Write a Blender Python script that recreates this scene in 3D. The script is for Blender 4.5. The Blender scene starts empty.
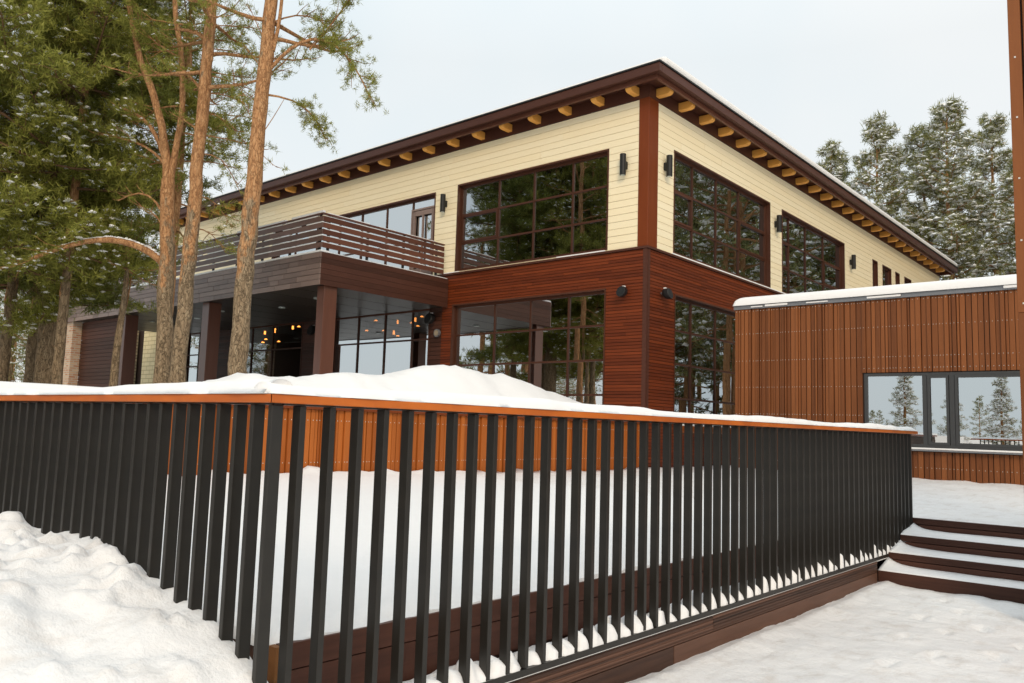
import bpy, math, random
import numpy as np
from mathutils import Matrix, Vector
R = math.radians
scene = bpy.context.scene
COL = scene.collection

# ------------------------------------------------------------------ camera
cam_d = bpy.data.cameras.new('camera'); cam = bpy.data.objects.new('camera', cam_d); COL.objects.link(cam)
cam_d.sensor_width = 36.0; cam_d.lens = 811.77/1024*36.0; cam_d.clip_start = 0.1; cam_d.clip_end = 2000
ax = np.array([[0.757,0.045,0.652],[0.653,-0.099,-0.751],[0.031,0.994,-0.105]])
u_, s_, v_ = np.linalg.svd(ax); ax = u_ @ v_
mw = Matrix([list(map(float, r)) + [0.0] for r in ax] + [[0,0,0,1]])
mw.translation = Vector((0, 0, 1.65)); cam.matrix_world = mw
scene.camera = cam

# ------------------------------------------------------------------ sky, sun, exposure
SUN_EL, SUN_AZ = R(26), R(136)          # azimuth clockwise from +Y
w = bpy.data.worlds.new('World'); scene.world = w; w.use_nodes = True
nt = w.node_tree; nt.nodes.clear()
o_ = nt.nodes.new('ShaderNodeOutputWorld'); bg = nt.nodes.new('ShaderNodeBackground')
sky = nt.nodes.new('ShaderNodeTexSky'); sky.sky_type = 'NISHITA'; sky.sun_disc = False
sky.sun_elevation = SUN_EL; sky.sun_rotation = SUN_AZ; sky.dust_density = 3.0
tc = nt.nodes.new('ShaderNodeTexCoord'); nz = nt.nodes.new('ShaderNodeTexNoise')
nz.inputs['Scale'].default_value = 1.6; nz.inputs['Detail'].default_value = 4
rmp = nt.nodes.new('ShaderNodeValToRGB')
rmp.color_ramp.elements[0].position = .36; rmp.color_ramp.elements[0].color = (7.8, 8.75, 9.1, 1)
rmp.color_ramp.elements[1].position = .64; rmp.color_ramp.elements[1].color = (9.15, 9.4, 9.4, 1)
mx = nt.nodes.new('ShaderNodeMix'); mx.data_type = 'RGBA'; mx.inputs[0].default_value = .9
nt.links.new(tc.outputs['Generated'], nz.inputs['Vector']); nt.links.new(nz.outputs['Fac'], rmp.inputs[0])
nt.links.new(sky.outputs[0], mx.inputs[6]); nt.links.new(rmp.outputs[0], mx.inputs[7])
sp = nt.nodes.new('ShaderNodeSeparateXYZ'); nt.links.new(tc.outputs['Generated'], sp.inputs[0])
zr = nt.nodes.new('ShaderNodeMapRange'); zr.inputs[1].default_value = .42; zr.inputs[2].default_value = .95
zr.inputs[3].default_value = 1.0; zr.inputs[4].default_value = 1.6
nt.links.new(sp.outputs[2], zr.inputs[0])
vm = nt.nodes.new('ShaderNodeVectorMath'); vm.operation = 'SCALE'
nt.links.new(mx.outputs[2], vm.inputs[0]); nt.links.new(zr.outputs[0], vm.inputs['Scale'])
nt.links.new(vm.outputs[0], bg.inputs[0]); bg.inputs[1].default_value = .1
nt.links.new(bg.outputs[0], o_.inputs[0])
sl = bpy.data.lights.new('sun', 'SUN'); sl.energy = 1.25; sl.angle = R(14); sl.color = (1.0, .80, .56)
so = bpy.data.objects.new('sun', sl); COL.objects.link(so)
sd = Vector((math.sin(SUN_AZ)*math.cos(SUN_EL), math.cos(SUN_AZ)*math.cos(SUN_EL), math.sin(SUN_EL)))
so.rotation_euler = sd.to_track_quat('Z', 'Y').to_euler(); so.location = (0, -10, 30)
vs = scene.view_settings; vs.view_transform = 'Standard'; vs.look = 'None'; vs.exposure = 0.07; vs.gamma = 1.0
vs.use_curve_mapping = False
scene.render.engine = 'CYCLES'
scene.cycles.max_bounces = 7; scene.cycles.transparent_max_bounces = 12; scene.cycles.glossy_bounces = 4
scene.cycles.use_denoising = True; scene.cycles.caustics_reflective = False; scene.cycles.caustics_refractive = False

# ------------------------------------------------------------------ materials
class NT:
    def __init__(s, name):
        s.m = bpy.data.materials.new(name); s.m.use_nodes = True; s.t = s.m.node_tree
        s.b = s.t.nodes['Principled BSDF']; s.out = s.t.nodes['Material Output']
    def n(s, typ, **kw):
        x = s.t.nodes.new(typ)
        for k, v in kw.items(): setattr(x, k, v)
        return x
    def l(s, a, b): s.t.links.new(a, b)
    def coord(s, sc=(1,1,1)):
        c = s.n('ShaderNodeTexCoord'); m = s.n('ShaderNodeMapping'); m.inputs['Scale'].default_value = sc
        s.l(c.outputs['Object'], m.inputs['Vector']); return m.outputs[0]
    def noise(s, vec, scale, detail=4, rough=.6):
        x = s.n('ShaderNodeTexNoise'); x.inputs['Scale'].default_value = scale
        x.inputs['Detail'].default_value = detail; x.inputs['Roughness'].default_value = rough
        if vec is not None: s.l(vec, x.inputs['Vector'])
        return x.outputs['Fac']
    def ramp(s, fac, stops):
        r = s.n('ShaderNodeValToRGB'); e = r.color_ramp.elements
        while len(e) > len(stops): e.remove(e[-1])
        while len(e) < len(stops): e.new(1)
        for q, (p, c) in zip(e, stops): q.position = p; q.color = (*c, 1)
        s.l(fac, r.inputs[0]); return r.outputs[0]
    def mix(s, fac, a, b, mode='MIX'):
        x = s.n('ShaderNodeMix', data_type='RGBA', blend_type=mode)
        for sock, v in ((x.inputs[0], fac), (x.inputs[6], a), (x.inputs[7], b)):
            if isinstance(v, (int, float)): sock.default_value = v
            elif isinstance(v, tuple): sock.default_value = (*v, 1)
            else: s.l(v, sock)
        return x.outputs[2]
    def math(s, op, a, b):
        x = s.n('ShaderNodeMath', operation=op)
        for sock, v in ((x.inputs[0], a), (x.inputs[1], b)):
            if isinstance(v, (int, float)): sock.default_value = v
            else: s.l(v, sock)
        return x.outputs[0]
    def island(s): return s.n('ShaderNodeNewGeometry').outputs['Random Per Island']
    def bump(s, h, strength=.3, dist=.01):
        x = s.n('ShaderNodeBump'); x.inputs['Strength'].default_value = strength; x.inputs['Distance'].default_value = dist
        s.l(h, x.inputs['Height']); s.l(x.outputs[0], s.b.inputs['Normal'])
    def set(s, col=None, rough=None, metal=None, spec=None):
        for k, v in (('Base Color', col), ('Roughness', rough), ('Metallic', metal), ('Specular IOR Level', spec)):
            if v is None: continue
            if isinstance(v, tuple): s.b.inputs[k].default_value = (*v, 1)
            elif isinstance(v, (int, float)): s.b.inputs[k].default_value = v
            else: s.l(v, s.b.inputs[k])
        return s.m

def wood(name, dark, light, grain, rough=.5, bump=.25, dirt=0, spec=.22, blotch=None, iw=.55):
    t = NT(name); v = t.coord(grain)
    g = t.noise(v, 1.0, 6, .65)
    isl = t.island()
    f = t.math('ADD', t.math('MULTIPLY', g, .6), t.math('MULTIPLY', isl, iw))
    c = t.ramp(f, [(.25, dark), (.85, light)])
    if blotch:
        n2 = t.noise(t.coord((1,1,1)), 1.3, 4)
        c = t.mix(t.ramp(n2, [(.45, (0,0,0)), (.65, (1,1,1))]), c, blotch)
    t.bump(g, bump, .004)
    return t.set(c, rough, 0, spec)

def plain(name, col, rough=.5, metal=0, var=.12, scale=6, spec=.5):
    t = NT(name); n = t.noise(t.coord(), scale, 4)
    c = t.mix(n, tuple(x*(1-var) for x in col), tuple(min(1, x*(1+var)) for x in col))
    t.bump(n, .08, .005)
    return t.set(c, rough, metal, spec)

def snow_mat(name, col=(.86,.86,.87), b=.5, sc=1.0, dirt=0.0):
    t = NT(name); v = t.coord()
    a = t.noise(v, 9*sc, 6, .65); f = t.noise(v, 60*sc, 3, .6)
    c = t.mix(a, tuple(x*.95 for x in col), col)
    if dirt:
        d = t.noise(t.coord((1.6, .7, 1)), 3.5, 6, .7)
        c = t.mix(t.ramp(d, [(.50, (0,0,0)), (.70, (dirt,)*3)]), c, (.58,.51,.45))
    h = t.math('ADD', a, t.math('MULTIPLY', f, .22))
    t.bump(h, b, .022)
    return t.set(c, .65, 0, .3)

M = {}
M['snow'] = snow_mat('snow', (.875,.855,.84), .35, .8)
M['snow_trod'] = snow_mat('trodden snow', (.84,.815,.795), .8, .8, .5)
M['snow_far'] = plain('snow on trees', (.88,.875,.87), .8, 0, .05, 3)
M['siding'] = wood('yellow siding', (.90,.765,.51), (.91,.795,.56), (1.2,1.2,9), .55, .1)
M['band'] = wood('red brown cladding', (.095,.018,.005), (.235,.047,.012), (1.6,1.6,14), .5, .25, iw=.35)
M['post'] = wood('red brown post', (.15,.030,.007), (.22,.05,.012), (7,7,.8), .4, .15)
M['column'] = wood('brown column boards', (.10,.034,.018), (.16,.058,.033), (7,7,.8), .33, .12, spec=.6)
M['eave'] = wood('dark brown trim', (.062,.023,.015), (.095,.036,.024), (2,2,9), .4, .1)
M['beam'] = wood('honey log', (.80,.36,.075), (.92,.48,.12), (4,4,9), .45, .12)
M['frame'] = wood('brown window frame', (.055,.021,.012), (.09,.034,.02), (4,4,4), .4, .05)
M['porch'] = wood('brown boards with sheen tint', (.13,.08,.064), (.25,.17,.14), (1.5,1.5,10), .4, .2, spec=.5)  # sky sheen on the porch front put into a paler, greyer board colour
M['rail'] = wood('brown balcony boards', (.085,.03,.018), (.16,.06,.036), (1.5,1.5,9), .4, .15)
M['frail'] = wood('greyish brown rail boards', (.10,.052,.038), (.18,.098,.075), (1.5,1.5,10), .42, .2, spec=.4)  # front run of the balcony rail, greyer than the side run
M['dfascia'] = wood('very dark brown boards', (.045,.017,.010), (.085,.032,.020), (1.5,1.5,10), .5, .2)
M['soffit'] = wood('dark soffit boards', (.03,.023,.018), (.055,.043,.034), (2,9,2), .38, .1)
M['slat'] = wood('tan brown slats', (.135,.043,.013), (.255,.086,.026), (9,9,.9), .5, .2)
M['slat_o'] = wood('orange brown slats', (.27,.07,.012), (.44,.125,.022), (9,9,.9), .5, .2)
M['cap'] = wood('orange stained rail', (.44,.105,.016), (.66,.18,.032), (5,5,5), .4, .2, blotch=(.40,.095,.02))
M['fascia'] = wood('dark brown decking', (.026,.012,.008), (.135,.066,.042), (1.3,1.3,26), .5, .4)
M['step'] = wood('dark brown step boards', (.03,.012,.008), (.125,.050,.032), (1.2,1.2,24), .5, .4)
M['endgrain'] = wood('orange end grain', (.14,.055,.016), (.24,.10,.03), (20,20,20), .6, .3)
M['metal'] = plain('charcoal painted steel', (.0155,.013,.0098), .42, 0, .5, 9, .42)
M['black'] = plain('black lamp metal', (.014,.014,.014), .45, spec=.3)
M['grey'] = plain('grey window frame', (.04,.04,.04), .4)
M['flash'] = plain('grey metal edge', (.22,.22,.23), .4, .5)
M['dark'] = plain('dark interior', (.02,.016,.013), .8)
M['back'] = plain('dark backing', (.03,.014,.008), .8)
M['curtain'] = plain('grey curtain', (.12,.12,.13), .9)
M['screw'] = plain('frosted screw heads', (.6,.56,.52), .5)
M['stone'] = plain('rubble stone', (.30,.24,.17), .8, 0, .5, 5)

def brick_mat(name, c1, c2, mortar, sc, bw, bh):
    t = NT(name); c = t.n('ShaderNodeTexCoord'); s = t.n('ShaderNodeSeparateXYZ'); t.l(c.outputs['Object'], s.inputs[0])
    cb = t.n('ShaderNodeCombineXYZ'); t.l(t.math('ADD', s.outputs[0], s.outputs[1]), cb.inputs[0]); t.l(s.outputs[2], cb.inputs[1])
    b = t.n('ShaderNodeTexBrick'); t.l(cb.outputs[0], b.inputs['Vector']); b.inputs['Scale'].default_value = sc
    b.inputs['Color1'].default_value = (*c1,1); b.inputs['Color2'].default_value = (*c2,1); b.inputs['Mortar'].default_value = (*mortar,1)
    b.inputs['Brick Width'].default_value = bw; b.inputs['Row Height'].default_value = bh; b.inputs['Mortar Size'].default_value = .02
    t.bump(b.outputs['Fac'], -.4, .01)
    return t.set(b.outputs['Color'], .8)
M['brick'] = brick_mat('red and cream brick', (.42,.16,.08), (.62,.45,.30), (.5,.42,.33), 1.0, .26, .09)
M['rubble'] = brick_mat('beige stone courses', (.34,.27,.17), (.22,.18,.12), (.12,.09,.06), 1.0, .5, .16)
M['block'] = brick_mat('pale yellow blocks', (.72,.60,.36), (.66,.54,.31), (.45,.36,.2), 1.0, .6, .2)

def glass_mat(name, refl, tint=(.35,.35,.34), gc=(.92,.93,.94)):
    t = NT(name); t.t.nodes.remove(t.b)
    g = t.n('ShaderNodeBsdfGlossy'); g.inputs['Roughness'].default_value = .0; g.inputs['Color'].default_value = (*gc,1)
    tr = t.n('ShaderNodeBsdfTransparent'); tr.inputs['Color'].default_value = (*tint,1)
    n = t.n('ShaderNodeBump'); n.inputs['Strength'].default_value = .02; n.inputs['Distance'].default_value = .02
    t.l(t.noise(t.coord(), .9, 2), n.inputs['Height']); t.l(n.outputs[0], g.inputs['Normal'])
    fr = t.n('ShaderNodeFresnel'); fr.inputs['IOR'].default_value = 1.5
    f = t.n('ShaderNodeMath', operation='ADD', use_clamp=True); t.l(fr.outputs[0], f.inputs[0]); f.inputs[1].default_value = refl
    ms = t.n('ShaderNodeMixShader'); t.l(f.outputs[0], ms.inputs[0]); t.l(tr.outputs[0], ms.inputs[1]); t.l(g.outputs[0], ms.inputs[2])
    t.l(ms.outputs[0], t.out.inputs[0]); return t.m
M['glass'] = glass_mat('window glass', .62, (.7,.7,.68))
M['glass_d'] = glass_mat('tinted window glass', .5, (.25,.25,.24), (.78,.82,.86))
M['glass_c'] = glass_mat('clear window glass', .25, (.85,.85,.83))

def emit(name, col, s):
    t = NT(name); t.set((.8,.5,.2), .4); t.b.inputs['Emission Color'].default_value = (*col,1); t.b.inputs['Emission Strength'].default_value = s
    return t.m
M['warm'] = emit('warm lamp glow', (1,.34,.06), 4.5)
M['cool'] = plain('frosted downlight', (.55,.6,.58), .3)

def bark_mat(name, zlo, zhi):
    t = NT(name); c = t.n('ShaderNodeTexCoord'); s = t.n('ShaderNodeSeparateXYZ'); t.l(c.outputs['Object'], s.inputs[0])
    n = t.noise(t.coord((8,8,2.2)), 2.2, 6, .75); n2 = t.noise(t.coord((2.4,2.4,1.2)), 1.6, 4, .6)
    vo = t.n('ShaderNodeTexVoronoi', feature='DISTANCE_TO_EDGE'); vo.inputs['Scale'].default_value = 3.2
    vm = t.n('ShaderNodeVectorMath', operation='ADD'); t.l(t.coord((5,5,1.5)), vm.inputs[0])
    nv = t.n('ShaderNodeTexNoise'); nv.inputs['Scale'].default_value = 5; t.l(t.coord((2,2,1)), nv.inputs['Vector']); t.l(nv.outputs['Color'], vm.inputs[1])
    t.l(vm.outputs[0], vo.inputs['Vector'])
    crack = t.ramp(vo.outputs['Distance'], [(.0, (0,0,0)), (.09, (1,1,1))])
    mr = t.n('ShaderNodeMapRange'); t.l(s.outputs[2], mr.inputs[0]); mr.inputs[1].default_value = zlo; mr.inputs[2].default_value = zhi
    f = t.math('ADD', mr.outputs[0], t.math('MULTIPLY', t.math('SUBTRACT', n2, .5), 2.6))
    lo = t.ramp(n, [(.28, (.10,.072,.045)), (.48, (.27,.19,.115)), (.70, (.40,.31,.20))])
    lo = t.mix(t.math('SUBTRACT', 1.0, crack), lo, (.10,.07,.042))
    hi = t.ramp(n, [(.30, (.15,.08,.04)), (.46, (.43,.215,.095)), (.72, (.60,.36,.185))])
    hi = t.mix(t.math('MULTIPLY', t.math('SUBTRACT', 1.0, crack), .6), hi, (.20,.085,.035))
    col = t.mix(t.ramp(f, [(.38, (0,0,0)), (.62, (1,1,1))]), lo, hi)
    t.bump(t.math('ADD', n, t.math('MULTIPLY', crack, .6)), .8, .03)
    return t.set(col, .85, 0, .2)
M['bark'] = bark_mat('pine bark', 1.4, 5.0)
M['bark_o'] = bark_mat('orange pine bark', -1.0, 2.0)
M['bark_b'] = plain('brown pine branch bark', (.15,.085,.045), .85, 0, .5, 8, .2)
M['bark_d'] = bark_mat('dark pine bark', 7, 15)
def needle_mat(name, a, b):
    t = NT(name); c = t.ramp(t.island(), [(0, a), (1, b)])
    d = t.n('ShaderNodeBsdfTranslucent'); t.l(c, d.inputs[0])
    t.set(c, .6, 0, .25)
    ms = t.n('ShaderNodeMixShader'); ms.inputs[0].default_value = .3
    t.l(t.b.outputs[0], ms.inputs[1]); t.l(d.outputs[0], ms.inputs[2]); t.l(ms.outputs[0], t.out.inputs[0])
    return t.m
M['needle'] = needle_mat('olive pine needles', (.14,.155,.022), (.36,.35,.075))
M['needle_d'] = needle_mat('dark green needles', (.105,.125,.02), (.27,.28,.065))
M['needle_r'] = needle_mat('haze paled green needles', (.13,.14,.05), (.32,.31,.12))  # distance haze put into a lighter, greyer needle colour

# ------------------------------------------------------------------ helpers
def tag(o, label=None, cat=None, group=None, kind=None):
    if label: o['label'] = label
    if cat: o['category'] = cat
    if group: o['group'] = group
    if kind: o['kind'] = kind
    return o
def origin(o):
    p = Vector((0,0,0))
    while o: p = p + o.location; o = o.parent
    return p
class MB:
    def __init__(s): s.v = []; s.f = []; s.mi = []
    def quadbox(s, P, mi=0):
        k = len(s.v); s.v += P
        s.f += [tuple(k+i for i in q) for q in ((0,3,2,1),(4,5,6,7),(0,1,5,4),(1,2,6,5),(2,3,7,6),(3,0,4,7))]; s.mi += [mi]*6
    def box(s, x0, x1, y0, y1, z0, z1, mi=0):
        if x0 > x1: x0, x1 = x1, x0
        if y0 > y1: y0, y1 = y1, y0
        if z0 > z1: z0, z1 = z1, z0
        s.quadbox([(x0,y0,z0),(x1,y0,z0),(x1,y1,z0),(x0,y1,z0),(x0,y0,z1),(x1,y0,z1),(x1,y1,z1),(x0,y1,z1)], mi)
    def prism(s, prof, a, b, fn, mi=0):
        """profile of 2D points swept from a to b; fn(p,q,t)->xyz"""
        k = len(s.v); n = len(prof)
        s.v += [fn(p, q, a) for p, q in prof] + [fn(p, q, b) for p, q in prof]
        s.f += [tuple(range(k, k+n))[::-1], tuple(range(k+n, k+2*n))]; s.mi += [mi, mi]
        for i in range(n):
            j = (i+1) % n; s.f.append((k+i, k+j, k+n+j, k+n+i)); s.mi.append(mi)
    def cyl(s, c, r, h, axis=2, n=16, r2=None, mi=0):
        r2 = r if r2 is None else r2; k = len(s.v)
        for t, rr in ((0, r), (h, r2)):
            for i in range(n):
                a = 2*math.pi*i/n; d = [0,0,0]; d[axis] = t; d[(axis+1)%3] = rr*math.cos(a); d[(axis+2)%3] = rr*math.sin(a)
                s.v.append((c[0]+d[0], c[1]+d[1], c[2]+d[2]))
        s.f += [tuple(range(k, k+n))[::-1], tuple(range(k+n, k+2*n))]; s.mi += [mi, mi]
        for i in range(n):
            j = (i+1) % n; s.f.append((k+i, k+j, k+n+j, k+n+i)); s.mi.append(mi)
    def build(s, name, mats, parent=None, at=None, bevel=0, smooth=False, recalc=True):
        if not isinstance(mats, (list, tuple)): mats = [mats]
        me = bpy.data.meshes.new(name); o = bpy.data.objects.new(name, me); COL.objects.link(o)
        if parent: o.parent = parent; off = origin(parent)
        else: off = Vector(at) if at else Vector((0,0,0)); o.location = off
        me.from_pydata([(v[0]-off.x, v[1]-off.y, v[2]-off.z) for v in s.v], [], s.f)
        for m in mats: me.materials.append(m)
        if len(mats) > 1: me.polygons.foreach_set('material_index', s.mi)
        if smooth: me.polygons.foreach_set('use_smooth', [True]*len(me.polygons))
        import bmesh
        bm = bmesh.new(); bm.from_mesh(me)
        if recalc: bmesh.ops.recalc_face_normals(bm, faces=bm.faces)
        bm.to_mesh(me); bm.free()
        if bevel:
            b = o.modifiers.new('bevel', 'BEVEL'); b.width = bevel; b.segments = 2; b.limit_method = 'ANGLE'
        return o
def empty(name, loc):
    o = bpy.data.objects.new(name, None); o.location = loc; o.empty_display_size = .2; COL.objects.link(o); return o
def raw(name, V, F, mat, parent=None, at=(0,0,0), smooth=False):
    """fast mesh from numpy; F is an (n,3) or (n,4) array, or a list of such arrays with a material each"""
    Fs = F if isinstance(F, list) else [F]; mats = mat if isinstance(mat, list) else [mat]
    me = bpy.data.meshes.new(name); o = bpy.data.objects.new(name, me); COL.objects.link(o)
    off = origin(parent) if parent else Vector(at)
    if parent: o.parent = parent
    else: o.location = off
    V = np.asarray(V, np.float32) - np.array(off, np.float32)
    me.vertices.add(len(V)); me.vertices.foreach_set('co', V.ravel())
    loops = np.concatenate([f.ravel() for f in Fs]); tot = np.concatenate([np.full(len(f), f.shape[1]) for f in Fs])
    me.loops.add(len(loops)); me.loops.foreach_set('vertex_index', loops.astype(np.int32))
    me.polygons.add(len(tot)); me.polygons.foreach_set('loop_start', (np.cumsum(tot)-tot).astype(np.int32))
    for m in mats: me.materials.append(m)
    if len(mats) > 1: me.polygons.foreach_set('material_index', np.concatenate([np.full(len(f), i) for i, f in enumerate(Fs)]).astype(np.int32))
    me.polygons.foreach_set('use_smooth', np.full(len(tot), smooth))
    me.update(calc_edges=True); me.validate(); return o

def vnoise(x, y, seed=0):
    xi = np.floor(x); yi = np.floor(y); fx = x-xi; fy = y-yi
    fx = fx*fx*(3-2*fx); fy = fy*fy*(3-2*fy)
    def h(a, b):
        q = np.sin(a*127.1+b*311.7+seed*74.7)*43758.5453; return q-np.floor(q)
    return (h(xi,yi)*(1-fx)+h(xi+1,yi)*fx)*(1-fy)+(h(xi,yi+1)*(1-fx)+h(xi+1,yi+1)*fx)*fy
def fbm(x, y, seed=0, oct=4):
    r = 0; a = 1; t = 0
    for i in range(oct): r = r+a*vnoise(x*2**i+i*17.3, y*2**i-i*9.1, seed+i); t += a; a *= .5
    return r/t-.5
def sheet(name, xs, ys, zf, mat, skirt=None, keep=None):
    X, Y = np.meshgrid(np.asarray(xs, float), np.asarray(ys, float)); Z = zf(X, Y)
    ny, nx = X.shape; V = np.stack([X.ravel(), Y.ravel(), Z.ravel()], 1)
    I = np.arange(ny*nx).reshape(ny, nx)
    F = np.stack([I[:-1,:-1], I[:-1,1:], I[1:,1:], I[1:,:-1]], 2).reshape(-1, 4)
    if keep is not None:
        cx = .25*(V[F[:,0]]+V[F[:,1]]+V[F[:,2]]+V[F[:,3]]); F = F[keep(cx[:,0], cx[:,1])]
    if skirt is not None:
        ring = np.concatenate([I[0,:], I[1:,-1], I[-1,-2::-1], I[-2:0:-1,0]])
        B = V[ring].copy(); B[:,2] = skirt; k = len(V); V = np.concatenate([V, B]); n = len(ring); j = np.arange(n); j2 = (j+1) % n
        F = np.concatenate([F, np.stack([ring[j], k+j, k+j2, ring[j2]], 1)])
    return raw(name, V, F, mat, None, (0,0,0), True)
def arange(*segs):
    out = []
    for a, b, st in segs: out += list(np.arange(a, b-1e-6, st))
    out.append(segs[-1][1]); return np.unique(np.round(np.array(out), 4))
def smooth(t): t = np.clip(t, 0, 1); return t*t*(3-2*t)

rng = random.Random(5)
# ================================================================== SETTING
# lower ground with the shovelled bank outside the fence
BX = [-30,-8,-6.1,-5.7,-5.2,-4.6,-4.3,-4.0,-3.7,-3.42,-3.15,-3.04,-2.96,-2.85,-2.65,-2.4,-2.1]
BZ = [.9,.92,.90,.95,.92,.95,.92,.87,.79,.73,.66,.58,.46,.3,.13,.04,0]
crg = np.random.RandomState(8)
STEPS_ = []
for k_ in range(13):                                   # a walked line towards the steps, half drifted over
    yy = 3.6+.62*k_*.8; STEPS_.append((-1.75+.35*math.sin(yy*.5)+(.13 if k_ % 2 else -.13), yy, 1.45+.15*math.sin(yy)))
for k_ in range(7):
    yy = 5.2+.55*k_; STEPS_.append((-.6-.16*k_+(.12 if k_ % 2 else -.12), yy, 1.85))
CLODS = [(-5.66,1.86,.11,.10), (-5.5,1.8,.09,.07)]
for _ in range(150):
    cx = crg.uniform(-7, -3.06); cy = 1.93-abs(crg.normal(0, .42)); cr = crg.uniform(.025, .075)
    CLODS.append((cx, cy, cr, cr*crg.uniform(.4, .9)))
def ground_z(X, Y):
    b = np.interp(X, BX, BZ)
    fall = 1-.64*smooth((1.85-Y)/2.3)-.25*smooth((-.9-Y)/3)
    side = 1-smooth((Y-1.98)/.35)
    lump = np.clip(fbm(X*1.9, Y*2.3, 3, 3), -.2, 1)*.15+np.maximum(0, vnoise(X*4.2+1.7*vnoise(X*2,Y*2,5), Y*4.6, 8)-.55)*.13+np.abs(fbm(X*3.1+Y, Y*2.2, 19, 4))*.10+np.maximum(0, vnoise(X*11, Y*12, 9)-.6)*.045
    edge = 1-smooth(np.abs(Y-1.75)/.35)
    dip = 0
    bank = np.where(b > .02, (b*fall+dip*np.clip(b,0,1)+lump*np.clip(b*1.3,0,1)*(1-.75*edge)+edge*np.clip(b,0,1)*np.abs(fbm(X*7,Y*3,21,2))*.12)*side, 0)
    bank = bank+.16*np.exp(-((X+3.95)/.5)**2-((Y-1.15)/.2)**2)
    wx = X+.05*(vnoise(X*9, Y*9, 41)-.5)+.03*(vnoise(X*21, Y*21, 42)-.5); wy = Y+.05*(vnoise(X*9, Y*9, 43)-.5)+.03*(vnoise(X*21, Y*21, 44)-.5)
    cl_ = np.zeros_like(X)
    for (cx, cy, cr, ch) in CLODS:
        d2 = ((wx-cx)**2+((wy-cy)*1.15)**2)/cr**2
        cl_ = np.maximum(cl_, np.where(d2 < 1, ch*np.clip(1-d2, 0, 1)**.45, 0))
    bank = bank+cl_*(Y < 1.935)*(bank > .05)
    flat = fbm(X*1.1, Y*1.1, 5, 5)*.07+fbm(X*6, Y*6, 6, 3)*.016
    flat = flat-.5*np.maximum(0, .04-.09*np.abs(fbm(X*2.4, Y*3.6, 26, 3)))
    for (px_, py_, pa) in STEPS_:
        ca, sa = math.cos(pa), math.sin(pa); dx, dy = X-px_, Y-py_; a_ = (dx*ca+dy*sa)/.15; b_ = (-dx*sa+dy*ca)/.06
        rr = a_*a_+b_*b_; flat = flat-.030*np.clip(1-rr, 0, 1)**.5+.010*np.exp(-(rr-1.35)**2*5)
    drift = .05*np.exp(-np.abs(X+2.9)/.15)*(X > -3.1)+.05*smooth((Y-9.2)/.7)*(X > -3.1)*(.4+1.2*fbm(X*3, Y, 14, 2))
    near = (np.abs(X) < 12) & (Y < 14)
    return np.where(near, flat+drift+bank, -.03)
ground = sheet('ground', arange((-420,-60,40),(-60,-9,3),(-9,-7,.1),(-7,-2.4,.03),(-2.4,.4,.045),(.4,4,.1),(4,12,.5),(12,60,6),(60,420,40)),
      arange((-420,-40,40),(-40,-4,3),(-4,.2,.1),(.2,2.1,.03),(2.1,10,.045),(10,12,.1),(12,20,1),(20,60,6),(60,420,40)), ground_z, M['snow_trod'])
tag(ground, kind='structure')

# upper terrain level behind the slatted parapet, with the ploughed mound
MY = [-5,3.7,4.5,5.6,6.7,7.2,7.5,7.8,8.4,8.8,9.2,9.9,10.4,11.0,11.4,11.9,12.4,12.8,13.1,13.8,14.1,14.7,15.1,15.5,16.1,16.5,16.8,17.3,18]
MZ = [1.9,1.93,1.95,2.05,2.19,2.34,2.43,2.39,2.40,2.45,2.51,2.58,2.57,2.71,2.82,2.88,2.91,2.88,2.81,2.84,2.79,2.70,2.59,2.54,2.46,2.36,2.2,2.05,1.98]
def terrace_z(X, Y):
    m = np.interp(Y, MY, MZ)-1.9
    d = np.where(X > -12.3, (X+12.3)/1.15, (-12.3-X)/3.2)
    prof = 1-smooth(np.abs(d))*np.where(X > -12.3, .72, .8)
    near = (X > -42) & (Y > -8) & (Y < 19)
    z = 1.9+m*prof+np.where(near, fbm(X*.9, Y*.9, 11, 5)*.14*np.clip(m+.3, 0, .6)+fbm(X*4, Y*4, 13, 3)*.045+np.maximum(0, vnoise(X*6, Y*6, 15)-.55)*.09*np.clip(m*2, 0, 1), 0)
    hill = np.where(Y > 55, (Y-55)*.03, 0)+np.where(X < -60, (-60-X)*.04, 0)
    return z+hill
terr = sheet('terrain', arange((-420,-90,30),(-90,-40,5),(-40,-20,.8),(-20,-11.14,.12)),
      arange((-420,-60,30),(-60,-6,4),(-6,3,.6),(3,18,.12),(18,60,3),(60,420,30)), terrace_z, M['snow'], skirt=-.2)
tag(terr, kind='structure')
terr2 = sheet('terrain', arange((-11.1,60,8),(60,420,40)), arange((60,130,6),(130,420,40)), lambda X, Y: .5+np.where(Y > 60, (Y-60)*.035, 0), M['snow'], skirt=-.2)
tag(terr2, kind='structure')

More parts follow.
